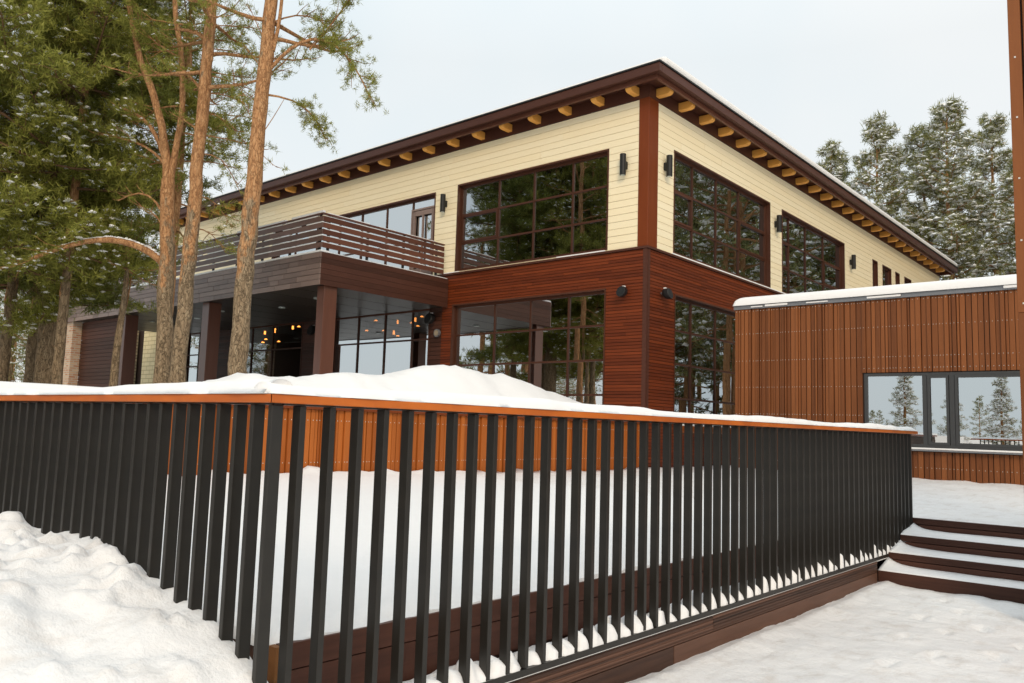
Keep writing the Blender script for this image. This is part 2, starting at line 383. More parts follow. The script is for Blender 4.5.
# deck body and its snow
mb = MB()
mb.box(-11.05,-3.35, 2.26,24, -.1,.60); mb.box(-3.35,9, 11.50,18.48, -.1,.602)
deck = tag(mb.build('deck', M['fascia']), kind='structure')
def deck2_z(X, Y):
    e = np.clip((Y-11.455)/.15, 0, 1)
    return .655+fbm(X*.8, Y*1.6, 33, 3)*.05-.03*(1-e**.5)+fbm(X*4, Y*9, 34, 4)*.045+.16*smooth((Y-13)/5.2)+.07*np.exp(-np.abs(Y-18.45)/.16)*(.5+1.6*fbm(X*5,Y,4,3))
def deck_z(X, Y):
    wl = np.maximum(smooth((Y-11.3)/.5)*smooth((X+7)/3), smooth((X+3.6)/.25)*(Y > 11.452))
    return (1-wl)*deck1_z(X, Y)+wl*deck2_z(X, Y)
def deck1_z(X, Y):
    e = np.minimum(np.minimum((-3.33-X)/.12, (Y-2.24)/.12), 1); e = np.clip(e, 0, 1)
    wall = .05*np.exp(-np.abs(X+10.95)/.25)+np.where(X > -9, .14*smooth((Y-13)/5)+.06*np.exp(-np.abs(Y-18.4)/.2)*(.6+1.2*fbm(X*4,Y,2,3)), 0)
    return .66+fbm(X*.5, Y*.5, 31, 3)*.05-.045*(1-e**.5)*(.3+1.4*vnoise(X*9+Y*9, Y*9, 38))+wall+fbm(X*7, Y*7, 32, 2)*.006+.11*smooth((-9.9-X)/1.0)*np.clip((14-Y)/6,0,1)+(np.maximum(0, vnoise(X*3, Y*5, 36)-.4)*.16+np.abs(fbm(X*8, Y*14, 37, 2))*.12)*np.exp(-np.abs(X+11.0)/.14)
s1 = sheet('deck_snow', arange((-11.07,-10.5,.06),(-10.5,-3.6,.3),(-3.6,-3.318,.04)), arange((2.235,2.6,.05),(2.6,11.45,.2)), deck_z, M['snow'], skirt=.58)
tag(s1, 'smooth snow lying over the deck behind the charcoal fence', 'snow', kind='stuff')
s2 = sheet('deck_snow', arange((-11.05,-3.7,.3),(-3.7,-3.0,.1),(-3.0,8,.14)), arange((11.455,12,.06),(12,18.49,.1),(18.49,23.9,.4)), deck_z, M['snow_trod'], skirt=.60)
tag(s2, 'trodden snow on the landing above the timber steps', 'snow', kind='stuff')

# ================================================================== MAIN BUILDING
B = empty('main_building', (-11.06, 18.0, 2.0))
tag(B, 'two storey building, cream yellow siding over red brown cladding, log ends under its eaves', 'building')
YF, XC = 18.0, -11.06
def fbox(mb, plane, u0, u1, d0, d1, z0, z1, mi=0):
    if plane == 'L': mb.box(u0, u1, YF-d1, YF-d0, z0, z1, mi)
    else: mb.box(XC+d0, XC+d1, u0, u1, z0, z1, mi)
def cladding(mb, plane, u0, u1, z0, z1, pitch, th, gap, opens, joint=None, d0=0.0, lap=0.0, mi=0, rnd=rng):
    zb = z0
    while zb < z1-1e-4:
        zt = min(zb+pitch, z1); cuts = {zb, zt}
        for (a, b, c, d) in opens:
            for q in (c, d):
                if zb+.004 < q < zt-.004: cuts.add(q)
        cs = sorted(cuts)
        for k in range(len(cs)-1):
            lo, hi = cs[k], cs[k+1]; mid = .5*(lo+hi)
            iv = [(u0, u1)]
            for (a, b, c, d) in opens:
                if c < mid < d:
                    n = []
                    for (p, q) in iv:
                        if b <= p or a >= q: n.append((p, q)); continue
                        if a > p: n.append((p, a))
                        if b < q: n.append((b, q))
                    iv = n
            top = hi-gap if k == len(cs)-2 else hi
            for (p, q) in iv:
                segs = [(p, q)]
                if joint:
                    segs = []; x = p
                    first = rnd.uniform(.15, 1)*joint
                    while x < q-1e-3:
                        e = min(q, x+(first if x == p else joint*rnd.uniform(.75, 1.25)))
                        if q-e < joint*.15: e = q
                        segs.append((x, e)); x = e
                for (a, b) in segs:
                    g = .003 if joint else 0
                    jt = rnd.uniform(-.002, .002)
                    fbox(mb, plane, a+g, b-g, d0, d0+th+jt, lo, top, mi)
        zb = zt
    return mb
def holes(plane, mb, u0, u1, z0, z1, d0, d1, opens, mi=0):
    """solid backing wall around openings"""
    us = sorted({u0, u1, *[q for o in opens for q in (o[0], o[1]) if u0 < q < u1]})
    for a, b in zip(us[:-1], us[1:]):
        m = .5*(a+b); z = z0
        for o in sorted([o for o in opens if o[0] < m < o[1]], key=lambda o: o[2]):
            if o[2] > z+1e-3: fbox(mb, plane, a, b, d0, d1, z, o[2], mi)
            z = max(z, o[3])
        if z < z1-1e-3: fbox(mb, plane, a, b, d0, d1, z, z1, mi)

UP_L = [(-18.1,-12.28,6.50,9.33), (-28.6,-19.12,6.50,9.26)]
UP_R = [(19.30,25.72,6.52,9.42), (26.70,32.95,6.52,9.42), (36.5,37.2,7.2,9.42), (37.9,39.2,7.2,9.42), (39.85,40.5,7.2,9.42), (41.3,42.45,7.2,9.42)]
LO_L = [(-18.15,-12.3,2.22,5.45), (-24.4,-19.15,2.05,5.47), (-31.0,-26.15,2.05,5.47), (-35.4,-32.6,2.05,5.47)]
LO_R = [(19.4,25.5,1.6,5.40)]
mb = MB()
cladding(mb, 'L', -38.5, -11.33, 6.47, 10.50, .192, .03, .011, UP_L, joint=5.0)
cladding(mb, 'R', 18.45, 48.0, 6.47, 10.50, .192, .03, .011, UP_R, joint=5.0)
mb.build('siding', M['siding'], B)
mb = MB()
holes('L', mb, -38.5, -11.33, 6.47, 10.9, -.25, -.004, UP_L); holes('R', mb, 18.3, 48.0, 6.47, 10.9, -.25, -.004, UP_R)
holes('L', mb, -46, -11.3, 1.7, 6.44, -.25, -.004, LO_L); holes('R', mb, 18.25, 48.0, -.1, 6.44, -.25, -.004, LO_R)
mb.box(-38.5,-11.4, 47.7,47.95, 0,10.9); mb.box(-38.5,-38.25, 18.3,47.7, 0,10.9)
mb.build('backing_wall', M['back'], B)
mb = MB()
cladding(mb, 'L', -18.6, -11.14, 1.9, 6.40, .086, .035, .012, LO_L, joint=3.2)
cladding(mb, 'R', 18.1, 48.0, .5, 6.40, .086, .035, .012, LO_R, joint=3.2)
mb.build('lower_cladding', M['band'], B); mb = MB()
cladding(mb, 'L', -26.15, -24.4, 1.9, 5.9, .14, .03, .014, [])
cladding(mb, 'L', -32.6, -31.0, 1.9, 5.9, .14, .03, .014, [])
cladding(mb, 'L', -19.15, -18.6, 1.9, 5.9, .14, .03, .014, [])
mb.build('porch_cladding', M['dfascia'], B)['kind'] = 'stuff'
mb = MB(); fbox(mb, 'L', -11.14, -11.02, .0, .05, 1.5, 6.40); mb.box(XC+.0, XC+.05, 18.0, 18.1, 0, 6.40)
mb.build('corner_trim', M['eave'], B)
mb = MB(); mb.box(-11.33, -11.02, 17.955, 18.45, 6.47, 10.6); mb.build('corner_post', M['post'], B, bevel=.012)
mb = MB()
mb.box(-38.5, -10.985, 17.925, 18.0, 6.405, 6.465); mb.box(XC+.002, XC+.075, 18.002, 48, 6.405, 6.465)
ledge = mb.build('ledge', M['eave'], B)
mb = MB()
for a, b in ((-18.7,-17.9), (-14.0,-12.35)): mb.box(a, b, 17.93, 17.985, 6.467, 6.497)
mb.box(XC+.03, XC+.073, 19.2, 33.2, 6.467, 6.50); mb.build('ledge_snow', M['snow'], ledge)

# roof: box fascia in two steps, soffit, frieze
def ring(mb, out, inn, z0, z1):
    x0, x1, y0, y1 = -38.5-out, XC+out, YF-out, 48.0+out
    X0, X1, Y0, Y1 = -38.5-inn, XC+inn, YF-inn, 48.0+inn
    mb.box(x0, x1, y0, Y0, z0, z1); mb.box(X1, x1, Y0, Y1, z0, z1); mb.box(x0, x1, Y1, y1, z0, z1); mb.box(x0, X0, Y0, Y1, z0, z1)
mb = MB(); mb.box(-38.5-.61, XC+.61, YF-.61, 48.61, 10.862, 10.98)
roof = mb.build('roof', M['eave'], B)
mb = MB(); ring(mb, .77, .62, 10.77, 11.00); mb.build('fascia', M['eave'], roof, bevel=.01)
mb = MB(); ring(mb, .80, .66, 11.003, 11.045); mb.build('gutter_edge', M['black'], roof)
mb = MB(); ring(mb, .615, .535, 10.665, 10.84); mb.build('inner_fascia', M['rail'], roof, bevel=.008)
mb = MB(); ring(mb, .05, .0, 10.503, 10.858); mb.build('frieze', M['eave'], roof)
prof = [(0,.13),(.37,.13),(.43,.10),(.455,.04),(.45,-.03),(.41,-.08),(.34,-.10),(0,-.10)]
for i in range(24):
    mb = MB(); u = -11.42-1.128*i
    mb.prism(prof, u-.09, u+.09, lambda p, q, t: (t, YF-.03-p, 10.70+q)); mb.build('rafter_end', M['beam'], B, bevel=.02)
for i in range(25):
    mb = MB(); u = 18.38+1.2*i
    mb.prism(prof, u-.09, u+.09, lambda p, q, t: (XC+.03+p, t, 10.70+q)); mb.build('rafter_end', M['beam'], B, bevel=.02)
sn = MB(); sn.box(-39.2, XC+.79, YF-.52, 48.7, 11.05, 11.27)
o = sn.build('roof_snow', M['snow'], None, (-25, 33, 11.05), bevel=.08)
tag(o, 'thin even snow layer on the big flat roof with log ends', 'snow', kind='stuff')

def window(plane, u0, u1, z0, z1, ms, ts, name='window', rec=.17, fr=.07, mw_=.055, glass='glass', extra=None, fm='frame'):
    mb = MB()
    # reveal
    rv = .03
    fbox(mb, plane, u0, u0+.045, -rec, .045, z0, z1); fbox(mb, plane, u1-.045, u1, -rec, .045, z0, z1)
    fbox(mb, plane, u0+.045, u1-.045, -rec, .045, z1-.045, z1); fbox(mb, plane, u0+.045, u1-.045, -rec, .04, z0, z0+.03)
    a, b, c, d = u0+.047, u1-.047, z0+.032, z1-.047
    f0, f1 = -rec, -rec+.07
    fbox(mb, plane, a, a+fr, f0, f1, c, d); fbox(mb, plane, b-fr, b, f0, f1, c, d)
    fbox(mb, plane, a+fr, b-fr, f0, f1, d-fr, d); fbox(mb, plane, a+fr, b-fr, f0, f1, c, c+fr)
    for m in ms: fbox(mb, plane, m-mw_/2, m+mw_/2, f0+.004, f1-.004, c+fr, d-fr)
    for t in ts: fbox(mb, plane, a+fr, b-fr, f0+.007, f1-.009, t-mw_/2, t+mw_/2)
    for (p, q, r, s) in (extra or []):
        w_ = .06
        fbox(mb, plane, p, p+w_, f0+.01, f1+.012, r, s); fbox(mb, plane, q-w_, q, f0+.01, f1+.012, r, s)
        fbox(mb, plane, p+w_, q-w_, f0+.01, f1+.012, r, r+w_); fbox(mb, plane, p+w_, q-w_, f0+.01, f1+.012, s-w_, s)
    o = mb.build(name, M[fm], B)
    g = MB(); us = [a+fr]+list(ms)+[b-fr]; zs = [c+fr]+list(ts)+[d-fr]
    for i in range(len(us)-1):
        for j in range(len(zs)-1):
            k = len(g.v); e = rng.uniform(-.004, .004); e2 = rng.uniform(-.004, .004); dd = f0+.03
            P = [(us[i], dd+e, zs[j]), (us[i+1], dd-e, zs[j]), (us[i+1], dd-e+e2, zs[j+1]), (us[i], dd+e+e2, zs[j+1])]
            for (u, d_, z) in P: g.v.append((u, YF-d_, z) if plane == 'L' else (XC+d_, u, z))
            g.f.append((k, k+1, k+2, k+3)); g.mi.append(0)
    g.build('glass', M[glass], o, recalc=False)
    return o
window('L', *UP_L[0], [-16.43,-15.03,-13.6], [7.41,8.34], glass='glass_d', extra=[(-17.98,-16.46,7.44,8.31)])
window('R', *UP_R[0], [20.62,22.1,23.64], [7.43,8.38], glass='glass_d', extra=[(23.67,25.6,7.46,8.35),(19.42,20.59,7.46,8.35)])
window('R', *UP_R[1], [27.65,29.2,31.0], [7.43,8.38], glass='glass_d', extra=[(26.82,27.62,7.46,8.35),(31.03,32.83,7.46,8.35)])
for q in UP_R[2:]: window('R', *q, [], [8.4] if q[1]-q[0] > 1 else [], glass='glass_d', rec=.12)
window('L', *LO_L[0], [-16.45,-15.04,-13.65], [2.58,3.52,4.47])
window('R', *LO_R[0], [20.6,22.1,23.6], [2.57,3.51,4.44], glass='glass_d')
window('L', *LO_L[1], [-23.0,-21.55,-20.15], [2.65,4.42])
window('L', *LO_L[2], [-29.9,-28.4], [4.42], glass='glass_c')
window('L', *LO_L[3], [-34.2,-33.4], [2.65,3.9,4.42])
bw = window('L', *UP_L[1], [-27.2,-25.8,-24.4,-23.1,-21.72,-20.37], [7.75], glass='glass', mw_=.05)
# balcony door
mb = MB(); d0, d1 = -.10, -.04
for (p, q) in ((-20.28,-20.16), (-19.36,-19.24), (-19.82,-19.76)): fbox(mb, 'L', p, q, d0, d1, 6.55, 8.78)
fbox(mb, 'L', -20.16, -19.36, d0+.004, d1-.004, 8.62, 8.78); fbox(mb, 'L', -20.16, -19.36, d0+.004, d1-.004, 6.55, 6.8)
fbox(mb, 'L', -20.35, -20.29, -.15, -.03, 6.52, 8.86); fbox(mb, 'L', -20.29, -19.2, -.15, -.03, 8.80, 8.86)
door = mb.build('balcony_door', M['porch'], B)
mb = MB(); fbox(mb, 'L', -20.13, -20.10, -.04, .02, 7.4, 7.6); mb.build('handle', M['black'], door)

# rooms behind the glass
mb = MB()
mb.box(-38.2,-11.4, 18.3,47.6, 1.6,2.02); mb.box(-38.2,-11.4, 18.3,47.6, 6.30,6.42); mb.box(-38.2,-11.4, 26.2,26.4, 2.03,6.29)
mb.box(-38.2,-19, 22.2,22.4, 6.43,10.8); mb.box(-18.6,-18.4, 18.3,22.1, 6.43,10.8); mb.box(-14.6,-14.4, 22.5,47, 6.43,10.8); mb.box(-19,-14.7, 23,23.2, 6.43,10.8)
mb.build('inner_wall', M['dark'], B)
mb = MB()
for i in range(30):
    u = -14.9+i*.085; mb.box(u, u+.06, 18.42+.03*(i % 2), 18.45+.03*(i % 2), 6.5, 9.3)
mb.build('curtain', M['curtain'], B)

# porch: canopy, balcony rail, columns, walls
YB, XB = 13.02, -18.33
mb = MB(); mb.box(-36.0, XB-.04, YB+.04, 17.94, 5.42, 6.24); can = mb.build('canopy', M['back'], B)
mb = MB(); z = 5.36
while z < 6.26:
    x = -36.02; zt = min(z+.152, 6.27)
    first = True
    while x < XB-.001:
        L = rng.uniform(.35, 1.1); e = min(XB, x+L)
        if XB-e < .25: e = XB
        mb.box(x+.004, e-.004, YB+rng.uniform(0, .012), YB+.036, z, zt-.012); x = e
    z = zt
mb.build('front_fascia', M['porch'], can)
mb = MB(); z = 5.36
while z < 6.26:
    zt = min(z+.152, 6.27); mb.box(XB-.034, XB+rng.uniform(0, .004), YB+.04, 17.93, z, zt-.006); z = zt
mb.build('side_fascia', M['dfascia'], can)
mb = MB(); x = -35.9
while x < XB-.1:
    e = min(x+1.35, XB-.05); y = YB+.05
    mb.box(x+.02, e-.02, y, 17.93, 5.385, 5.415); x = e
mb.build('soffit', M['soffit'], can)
for x, y in ((-20.6,14.6),(-23.4,15.2),(-26.2,14.6),(-29.0,15.2),(-31.8,14.8)):
    mb = MB(); mb.cyl((x, y, 5.35), .11, .033, n=14); mb.build('downlight', M['cool'], can)
rails = MB(); posts = MB(); snw = MB(); frails = MB()
for k in range(5):
    z0 = 6.41+.185*k; z1 = z0+.138
    x = -36.0
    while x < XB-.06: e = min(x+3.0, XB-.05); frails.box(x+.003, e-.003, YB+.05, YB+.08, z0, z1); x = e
    y = YB+.085
    while y < 17.75: e = min(y+2.35, 17.75); rails.box(XB-.08, XB-.05, y+.003, e-.003, z0, z1); y = e
    x = -36.0
    while x < XB-.2:
        L = rng.uniform(.5, 2.2); snw.box(x, min(x+L, XB-.06), YB+.047, YB+.09, z1+.001, z1+rng.uniform(.018, .04)); x += L+rng.uniform(.05, .5)
    y = YB+.1
    while y < 17.5:
        L = rng.uniform(.5, 1.8); snw.box(XB-.09, XB-.047, y, min(y+L, 17.7), z1+.001, z1+rng.uniform(.008, .022)); y += L+rng.uniform(.1, .6)
rails.box(-36.0, XB-.03, YB+.03, YB+.13, 7.335, 7.375); rails.box(XB-.13, XB-.03, YB+.133, 17.75, 7.335, 7.375)
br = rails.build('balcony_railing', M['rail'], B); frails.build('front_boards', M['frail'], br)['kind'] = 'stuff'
for i in range(13):
    posts = MB(); posts.box(-35.6+i*1.42-.03, -35.6+i*1.42+.03, YB+.083, YB+.14, 6.26, 7.33); posts.build('post', M['black'], br)
for i in range(4):
    posts = MB(); posts.box(XB-.14, XB-.083, YB+.3+i*1.38-.03, YB+.3+i*1.38+.03, 6.26, 7.33); posts.build('post', M['black'], br)
x = -36.0
while x < XB-.3:
    L = rng.uniform(.6, 2.0); snw.box(x, min(x+L, XB-.05), YB+.035, YB+.125, 7.377, 7.377+rng.uniform(.02, .07)); x += L+rng.uniform(0, .5)
y = YB+.2
while y < 17.5:
    L = rng.uniform(.6, 2.0); snw.box(XB-.125, XB-.035, y, min(y+L, 17.7), 7.377, 7.377+rng.uniform(.01, .03)); y += L+rng.uniform(.1, .6)
snw.build('railing_snow', M['snow'], br)
mb = MB(); mb.box(-36.0, XB-.01, YB+.01, YB+.3, 6.272, 6.33); mb.box(XB-.35, XB-.01, YB+.303, 17.9, 6.272, 6.30); mb.box(-36, XB-.36, YB+.31, 17.9, 6.272, 6.345)
mb.build('canopy_snow', M['snow'], can, bevel=.02)
mb = MB(); mb.box(-18.76,-18.44, 13.28,13.72, 1.8,5.38); mb.build('column', M['column'], B, bevel=.012)
mb = MB(); mb.box(-24.98,-24.55, 13.25,13.68, 1.8,5.38); mb.build('column', M['column'], B, bevel=.012)
mb = MB(); mb.box(-31.0,-30.6, 13.25,13.72, 1.8,5.38); mb.build('column', M['column'], B, bevel=.012)
mb = MB(); mb.box(-36.0,-35.2, 13.15,13.5, 1.8,5.38); mb.build('brick_pier', M['brick'], B)
mb = MB(); z = 1.8
while z < 5.36: mb.box(-35.19,-31.35, 13.5,13.55, z, min(z+.138, 5.37)); z += .15
mb.box(-35.19,-31.35, 13.555,13.6, 1.8,5.37); mb.build('slatted_screen', M['dfascia'], B)
mb = MB(); mb.box(-42.0,-39.75, 17.7,17.9, 1.7,5.8); mb.build('stone_wall', M['rubble'], B)
mb = MB(); mb.box(-39.0,-37.6, 17.82,17.98, 1.7,5.9); mb.build('block_wall', M['block'], B)

# ================================================================== ANNEX
A = empty('annex_building', (-6, 18.5, .7))
tag(A, 'low flat roofed annex clad in vertical tan brown slats with a wide grey window', 'building')
YA = 18.5; Q = YA/23.4
def hz(z): return 1.65+(z-1.65)*Q
WX0, WX1, WZ0, WZ1 = -7.33*Q, -3.40*Q, hz(1.45), hz(3.42)
AX, AT, AB = -11.13*Q, hz(5.46), 23.1       # left end, wall top, back
def slats(mb, scr, u0, u1, zlo, zhi, face, rows, opens, rnd, bottom_jit=.03):
    """face(u0,u1,d0,d1,z0,z1,mb) adds a box; slats of uneven width and depth"""
    u = u0
    while u < u1-.02:
        w_ = rnd.choice([.04,.05,.075,.075,.095,.095,.11]); e = min(u+w_, u1)
        d = rnd.choice([.025,.03,.055])
        iv = [(zlo+rnd.uniform(-bottom_jit, bottom_jit), zhi)]
        for (a, b, c, dd) in opens:
            if e > a and u < b: iv = [(iv[0][0], c), (dd, zhi)]
        for lo, hi in iv:
            face(mb, u, e, 0, d, lo, hi)
            for r_ in rows:
                if lo+.05 < r_ < hi and not (opens and abs(r_-opens[0][3]-.09) < .06 and e < opens[0][0]):
                    for q in ([.5] if w_ < .1 else [.25, .75]):
                        c = u+(e-u)*q; face(scr, c-.006, c+.006, d, d+.005, r_-.006, r_+.006)
        u = e+rnd.choice([.010,.012,.017])
def faceA(mb, a, b, d0, d1, z0, z1): mb.box(a, b, YA-d1, YA-d0, z0, z1)
r2 = random.Random(9); mb = MB(); sc = MB()
slats(mb, sc, AX, -.6, .76, AT, faceA, [hz(q) for q in (.92,2.27,3.07,3.56,3.87,4.70,5.40)], [(WX0-.02, WX1+.02, WZ0-.09, WZ1+.02)], r2)
cl = mb.build('slat_cladding', M['slat'], A)
sc.build('screws', M['screw'], cl)['kind'] = 'stuff'
mb = MB()
for (a, b, c, d) in ((AX+.03,WX0,0,AT),(WX1,8,0,AT),(WX0,WX1,0,WZ0),(WX0,WX1,WZ1,AT)): mb.box(a, b, YA+.004, YA+.25, c, d)
mb.box(AX+.03,8, AB-.2,AB, 0,AT); mb.box(7.8,8, YA+.26,AB-.21, 0,AT); mb.box(AX+.03,AX+.25, YA+.26,AB-.21, 0,AT); mb.box(AX+.3,7.7, YA+.3,AB-.3, .4,.6)
mb.build('wall', M['back'], A)
mb = MB(); mb.box(AX-.03,8.1, YA-.08,AB+.1, AT+.003,AT+.125); ar = mb.build('roof', M['flash'], A)
g0, g1 = YA-.02, YA+.06
mb = MB()
fw = .062
mb.box(WX0, WX0+fw, g0, g1, WZ0, WZ1); mb.box(WX1-fw, WX1, g0, g1, WZ0, WZ1)
mb.box(WX0+fw, WX1-fw, g0, g1, WZ1-fw, WZ1); mb.box(WX0+fw, WX1-fw, g0, g1, WZ0, WZ0+fw)
for m, w_ in ((-5.80*Q,.085),(-5.15*Q,.095)): mb.box(m-w_/2, m+w_/2, g0+.003, g1-.003, WZ0+fw, WZ1-fw)
for (p, q) in ((-5.80*Q+.053,-5.15*Q-.058),(-5.15*Q+.058,WX1-fw)):
    mb.box(p, p+.05, g0-.012, g0+.02, WZ0+fw, WZ1-fw); mb.box(q-.05, q, g0-.012, g0+.02, WZ0+fw, WZ1-fw)
    mb.box(p+.05, q-.05, g0-.012, g0+.02, WZ0+fw, WZ0+fw+.05); mb.box(p+.05, q-.05, g0-.012, g0+.02, WZ1-fw-.05, WZ1-fw)
wf = mb.build('window', M['grey'], A)
for p, q in ((WX0+fw,-5.80*Q-.053),(-5.80*Q+.053,-5.15*Q-.058),(-5.15*Q+.058,WX1-fw)):
    g = MB(); e = rng.uniform(-.003, .003)
    g.v = [(p, YA+.02+e, WZ0+fw), (q, YA+.02-e, WZ0+fw), (q, YA+.02-e, WZ1-fw), (p, YA+.02+e, WZ1-fw)]; g.f = [(0,1,2,3)]; g.mi = [0]
    g.build('glass', M['glass'], wf, recalc=False)
mb = MB(); mb.box(WX0-.03, WX1+.03, YA-.16, YA-.022, WZ0-.075, WZ0-.045); mb.build('sill', M['flash'], wf)
mb = MB(); mb.box(WX0+.4, WX1, YA-.15, YA-.03, WZ0-.043, WZ0-.005); mb.build('sill_snow', M['snow'], wf, bevel=.01)
# snow blanket on the annex roof
def aroof(X, Y):
    e = np.minimum(np.minimum((X-AX+.03)/.28, (Y-(YA-.13))/.22), 1); e = np.clip(e, 0, 1)
    return AT+.108+(.215+.025*fbm(X*.5, Y*.5, 41, 3))*np.sqrt(np.clip(1-(1-e)**2, 0, 1))
o = sheet('annex_roof_snow', arange((AX-.03,AX+.4,.04),(AX+.4,8,.25)), arange((YA-.13,YA+.2,.03),(YA+.2,AB,.5)), aroof, M['snow'], skirt=AT+.095)
tag(o, 'thick rounded snow blanket on the flat roof of the slat clad annex', 'snow', kind='stuff')
mb = MB()
for a, L, h in ((-10.15,.55,.05),(-10.6,.3,.03),(-7.2,.7,.045),(-3.9,1.0,.06),(-8.9,.5,.03)): mb.box(a*Q, a*Q+L, YA-.115, YA-.081, AT+.03, AT+.03+h)
mb.build('edge_snow', M['snow'], ar, bevel=.012)['kind'] = 'stuff'

# ================================================================== SLATTED TERRACE PARAPET
P = empty('terrace_parapet', (-11.1, 10.0, .6))
tag(P, 'orange brown slatted retaining parapet along the raised terrace, glimpsed through the charcoal fence', 'parapet')
def faceP(mb, a, b, d0, d1, z0, z1): mb.box(-11.12+d0, -11.12+d1, a, b, z0, z1)
mb = MB(); sc = MB(); r3 = random.Random(4)
slats(mb, sc, 2.4, 23.25, .60, 1.83, faceP, [1.66,.98], [], r3, .05)
cl = mb.build('slat_cladding', M['slat_o'], P); sc.build('screws', M['screw'], cl)['kind'] = 'stuff'
mb = MB(); mb.box(-11.2,-11.125, -8,17.9, -.1,1.80); mb.box(-11.14,-11.125, 17.91,23.3, -.1,.5); mb.build('backing', M['back'], P)
mb = MB(); mb.box(-11.24,-11.02, -8,17.88, 1.834,1.90); mb.build('top_rail', M['post'], P)
def psz(X, Y):
    e = 1-np.clip(np.abs(X+11.14)/.16, 0, 1)**2
    return 1.905+(.10+.05*fbm(X*2, Y*.8, 51, 3)+np.clip((Y-5)/3,0,1)*.05)*np.sqrt(np.clip(e,0,1))
o = sheet('parapet_snow', np.linspace(-11.30,-10.98,9), arange((-8,3,.6),(3,17.88,.15)), psz, M['snow'], skirt=1.902)
tag(o, 'rounded strip of snow on the terrace parapet rail below the building', 'snow', kind='stuff')

# ================================================================== CHARCOAL PICKET FENCE
F = empty('picket_fence', (-3.0, 1.95, 0))
tag(F, 'long charcoal picket fence turning a corner under an orange wooden top rail', 'fence')
pk = None
def picket(x0, x1, y0, y1, z0):
    mb = MB(); mb.box(x0, x1, y0, y1, z0, 1.712); return mb.build('picket', M['metal'], F, bevel=.003)
def place(proto, x, y):
    c = proto.copy(); c.location = (x+rng.uniform(-.002, .002), y+rng.uniform(-.002, .002), rng.uniform(-.001, .003)); c.parent = F; COL.objects.link(c)
first = picket(-3.03, -3.0, 1.932, 1.988, .30)
for k in range(1, 29): place(first, -.1386*k, 0)
second = picket(-3.057, -3.0, 2.072, 2.104, .30)
for k in range(1, 57): place(second, 0, .1577*k)
short = picket(-3.057, -3.0, 2.072+.1577*57, 2.104+.1577*57, .50)
for k in range(1, 3): place(short, 0, .1577*k)
mb = MB(); mb.box(-3.064,-2.998, 2.0,11.0, .262,.299); mb.box(-3.064,-2.998, 11.01,11.45, .462,.499); mb.box(-7.2,-3.03, 1.934,1.99, .262,.299)
mb.build('bottom_rail', M['metal'], F)
mb = MB(); mb.box(-3.05,-3.01, 1.995,11.45, 1.7125,1.7195); mb.box(-7.2,-3.01, 1.945,1.985, 1.7125,1.7195); mb.build('top_flat_bar', M['metal'], F)
mb = MB()
mb.quadbox([(-7.2,1.90,1.72),(-2.965,1.90,1.72),(-3.105,2.04,1.72),(-7.2,2.04,1.72),(-7.2,1.90,1.757),(-2.965,1.90,1.757),(-3.105,2.04,1.757),(-7.2,2.04,1.757)])
top = mb.build('top_rail', M['cap'], F, bevel=.004)
mb = MB(); mb.quadbox([(-2.963,1.903,1.72),(-2.963,11.58,1.72),(-3.103,11.58,1.72),(-3.103,2.043,1.72),(-2.963,1.903,1.757),(-2.963,11.58,1.757),(-3.103,11.58,1.757),(-3.103,2.043,1.757)])
mb.build('top_rail', M['cap'], F, bevel=.004)
# snow on the top rail
def capsnow(name, along, fix, a, b, label, open_):
    us = np.arange(a, b+.01, .05); prof_ = np.linspace(-1, 1, 9); V = []
    for u in us:
        n = float(fbm(np.array(u*1.3), np.array(fix*3.0), 61, 4)); n2 = float(fbm(np.array(u*5.0), np.array(fix), 62, 3))
        end = min(1, (u-a)/.12+.15 if open_[0] else 1, (b-u)/.12+.15 if open_[1] else 1)
        h = max(.012, (.05+.055*n)*end); wd = .078+.03*n2
        for p in prof_:
            zz = 1.759+h*(1-abs(p)**2.6)+.008*n2
            q = fix+p*wd
            V.append((q, u, zz) if along == 'y' else (u, q, zz))
    V = np.array(V); n, m = len(us), len(prof_); I = np.arange(n*m).reshape(n, m)
    Fq = np.stack([I[:-1,:-1], I[1:,:-1], I[1:,1:], I[:-1,1:]], 2).reshape(-1, 4)
    if along == 'x': Fq = Fq[:, ::-1]
    Bv = V.copy(); Bv[:,2] = 1.758; k = len(V); Fb = Fq[:, ::-1]+k
    e1 = np.stack([I[:-1,0], I[:-1,0]+k, I[1:,0]+k, I[1:,0]], 1); e2 = np.stack([I[1:,-1], I[1:,-1]+k, I[:-1,-1]+k, I[:-1,-1]], 1)
    c1 = np.stack([I[0,1:], I[0,1:]+k, I[0,:-1]+k, I[0,:-1]], 1); c2 = np.stack([I[-1,:-1], I[-1,:-1]+k, I[-1,1:]+k, I[-1,1:]], 1)
    o = raw(name, np.concatenate([V, Bv]), np.concatenate([Fq, Fb, e1, e2, c1, c2]), M['snow'], None, (0,0,0), True)
    tag(o, label, 'snow', kind='stuff')
capsnow('rail_snow', 'y', -3.035, 1.90, 11.52, 'uneven strip of snow lying on the long right run of the orange fence rail', (0, 1))
capsnow('rail_snow', 'x', 1.972, -7.2, -2.962, 'uneven strip of snow lying on the short left run of the orange fence rail', (1, 0))
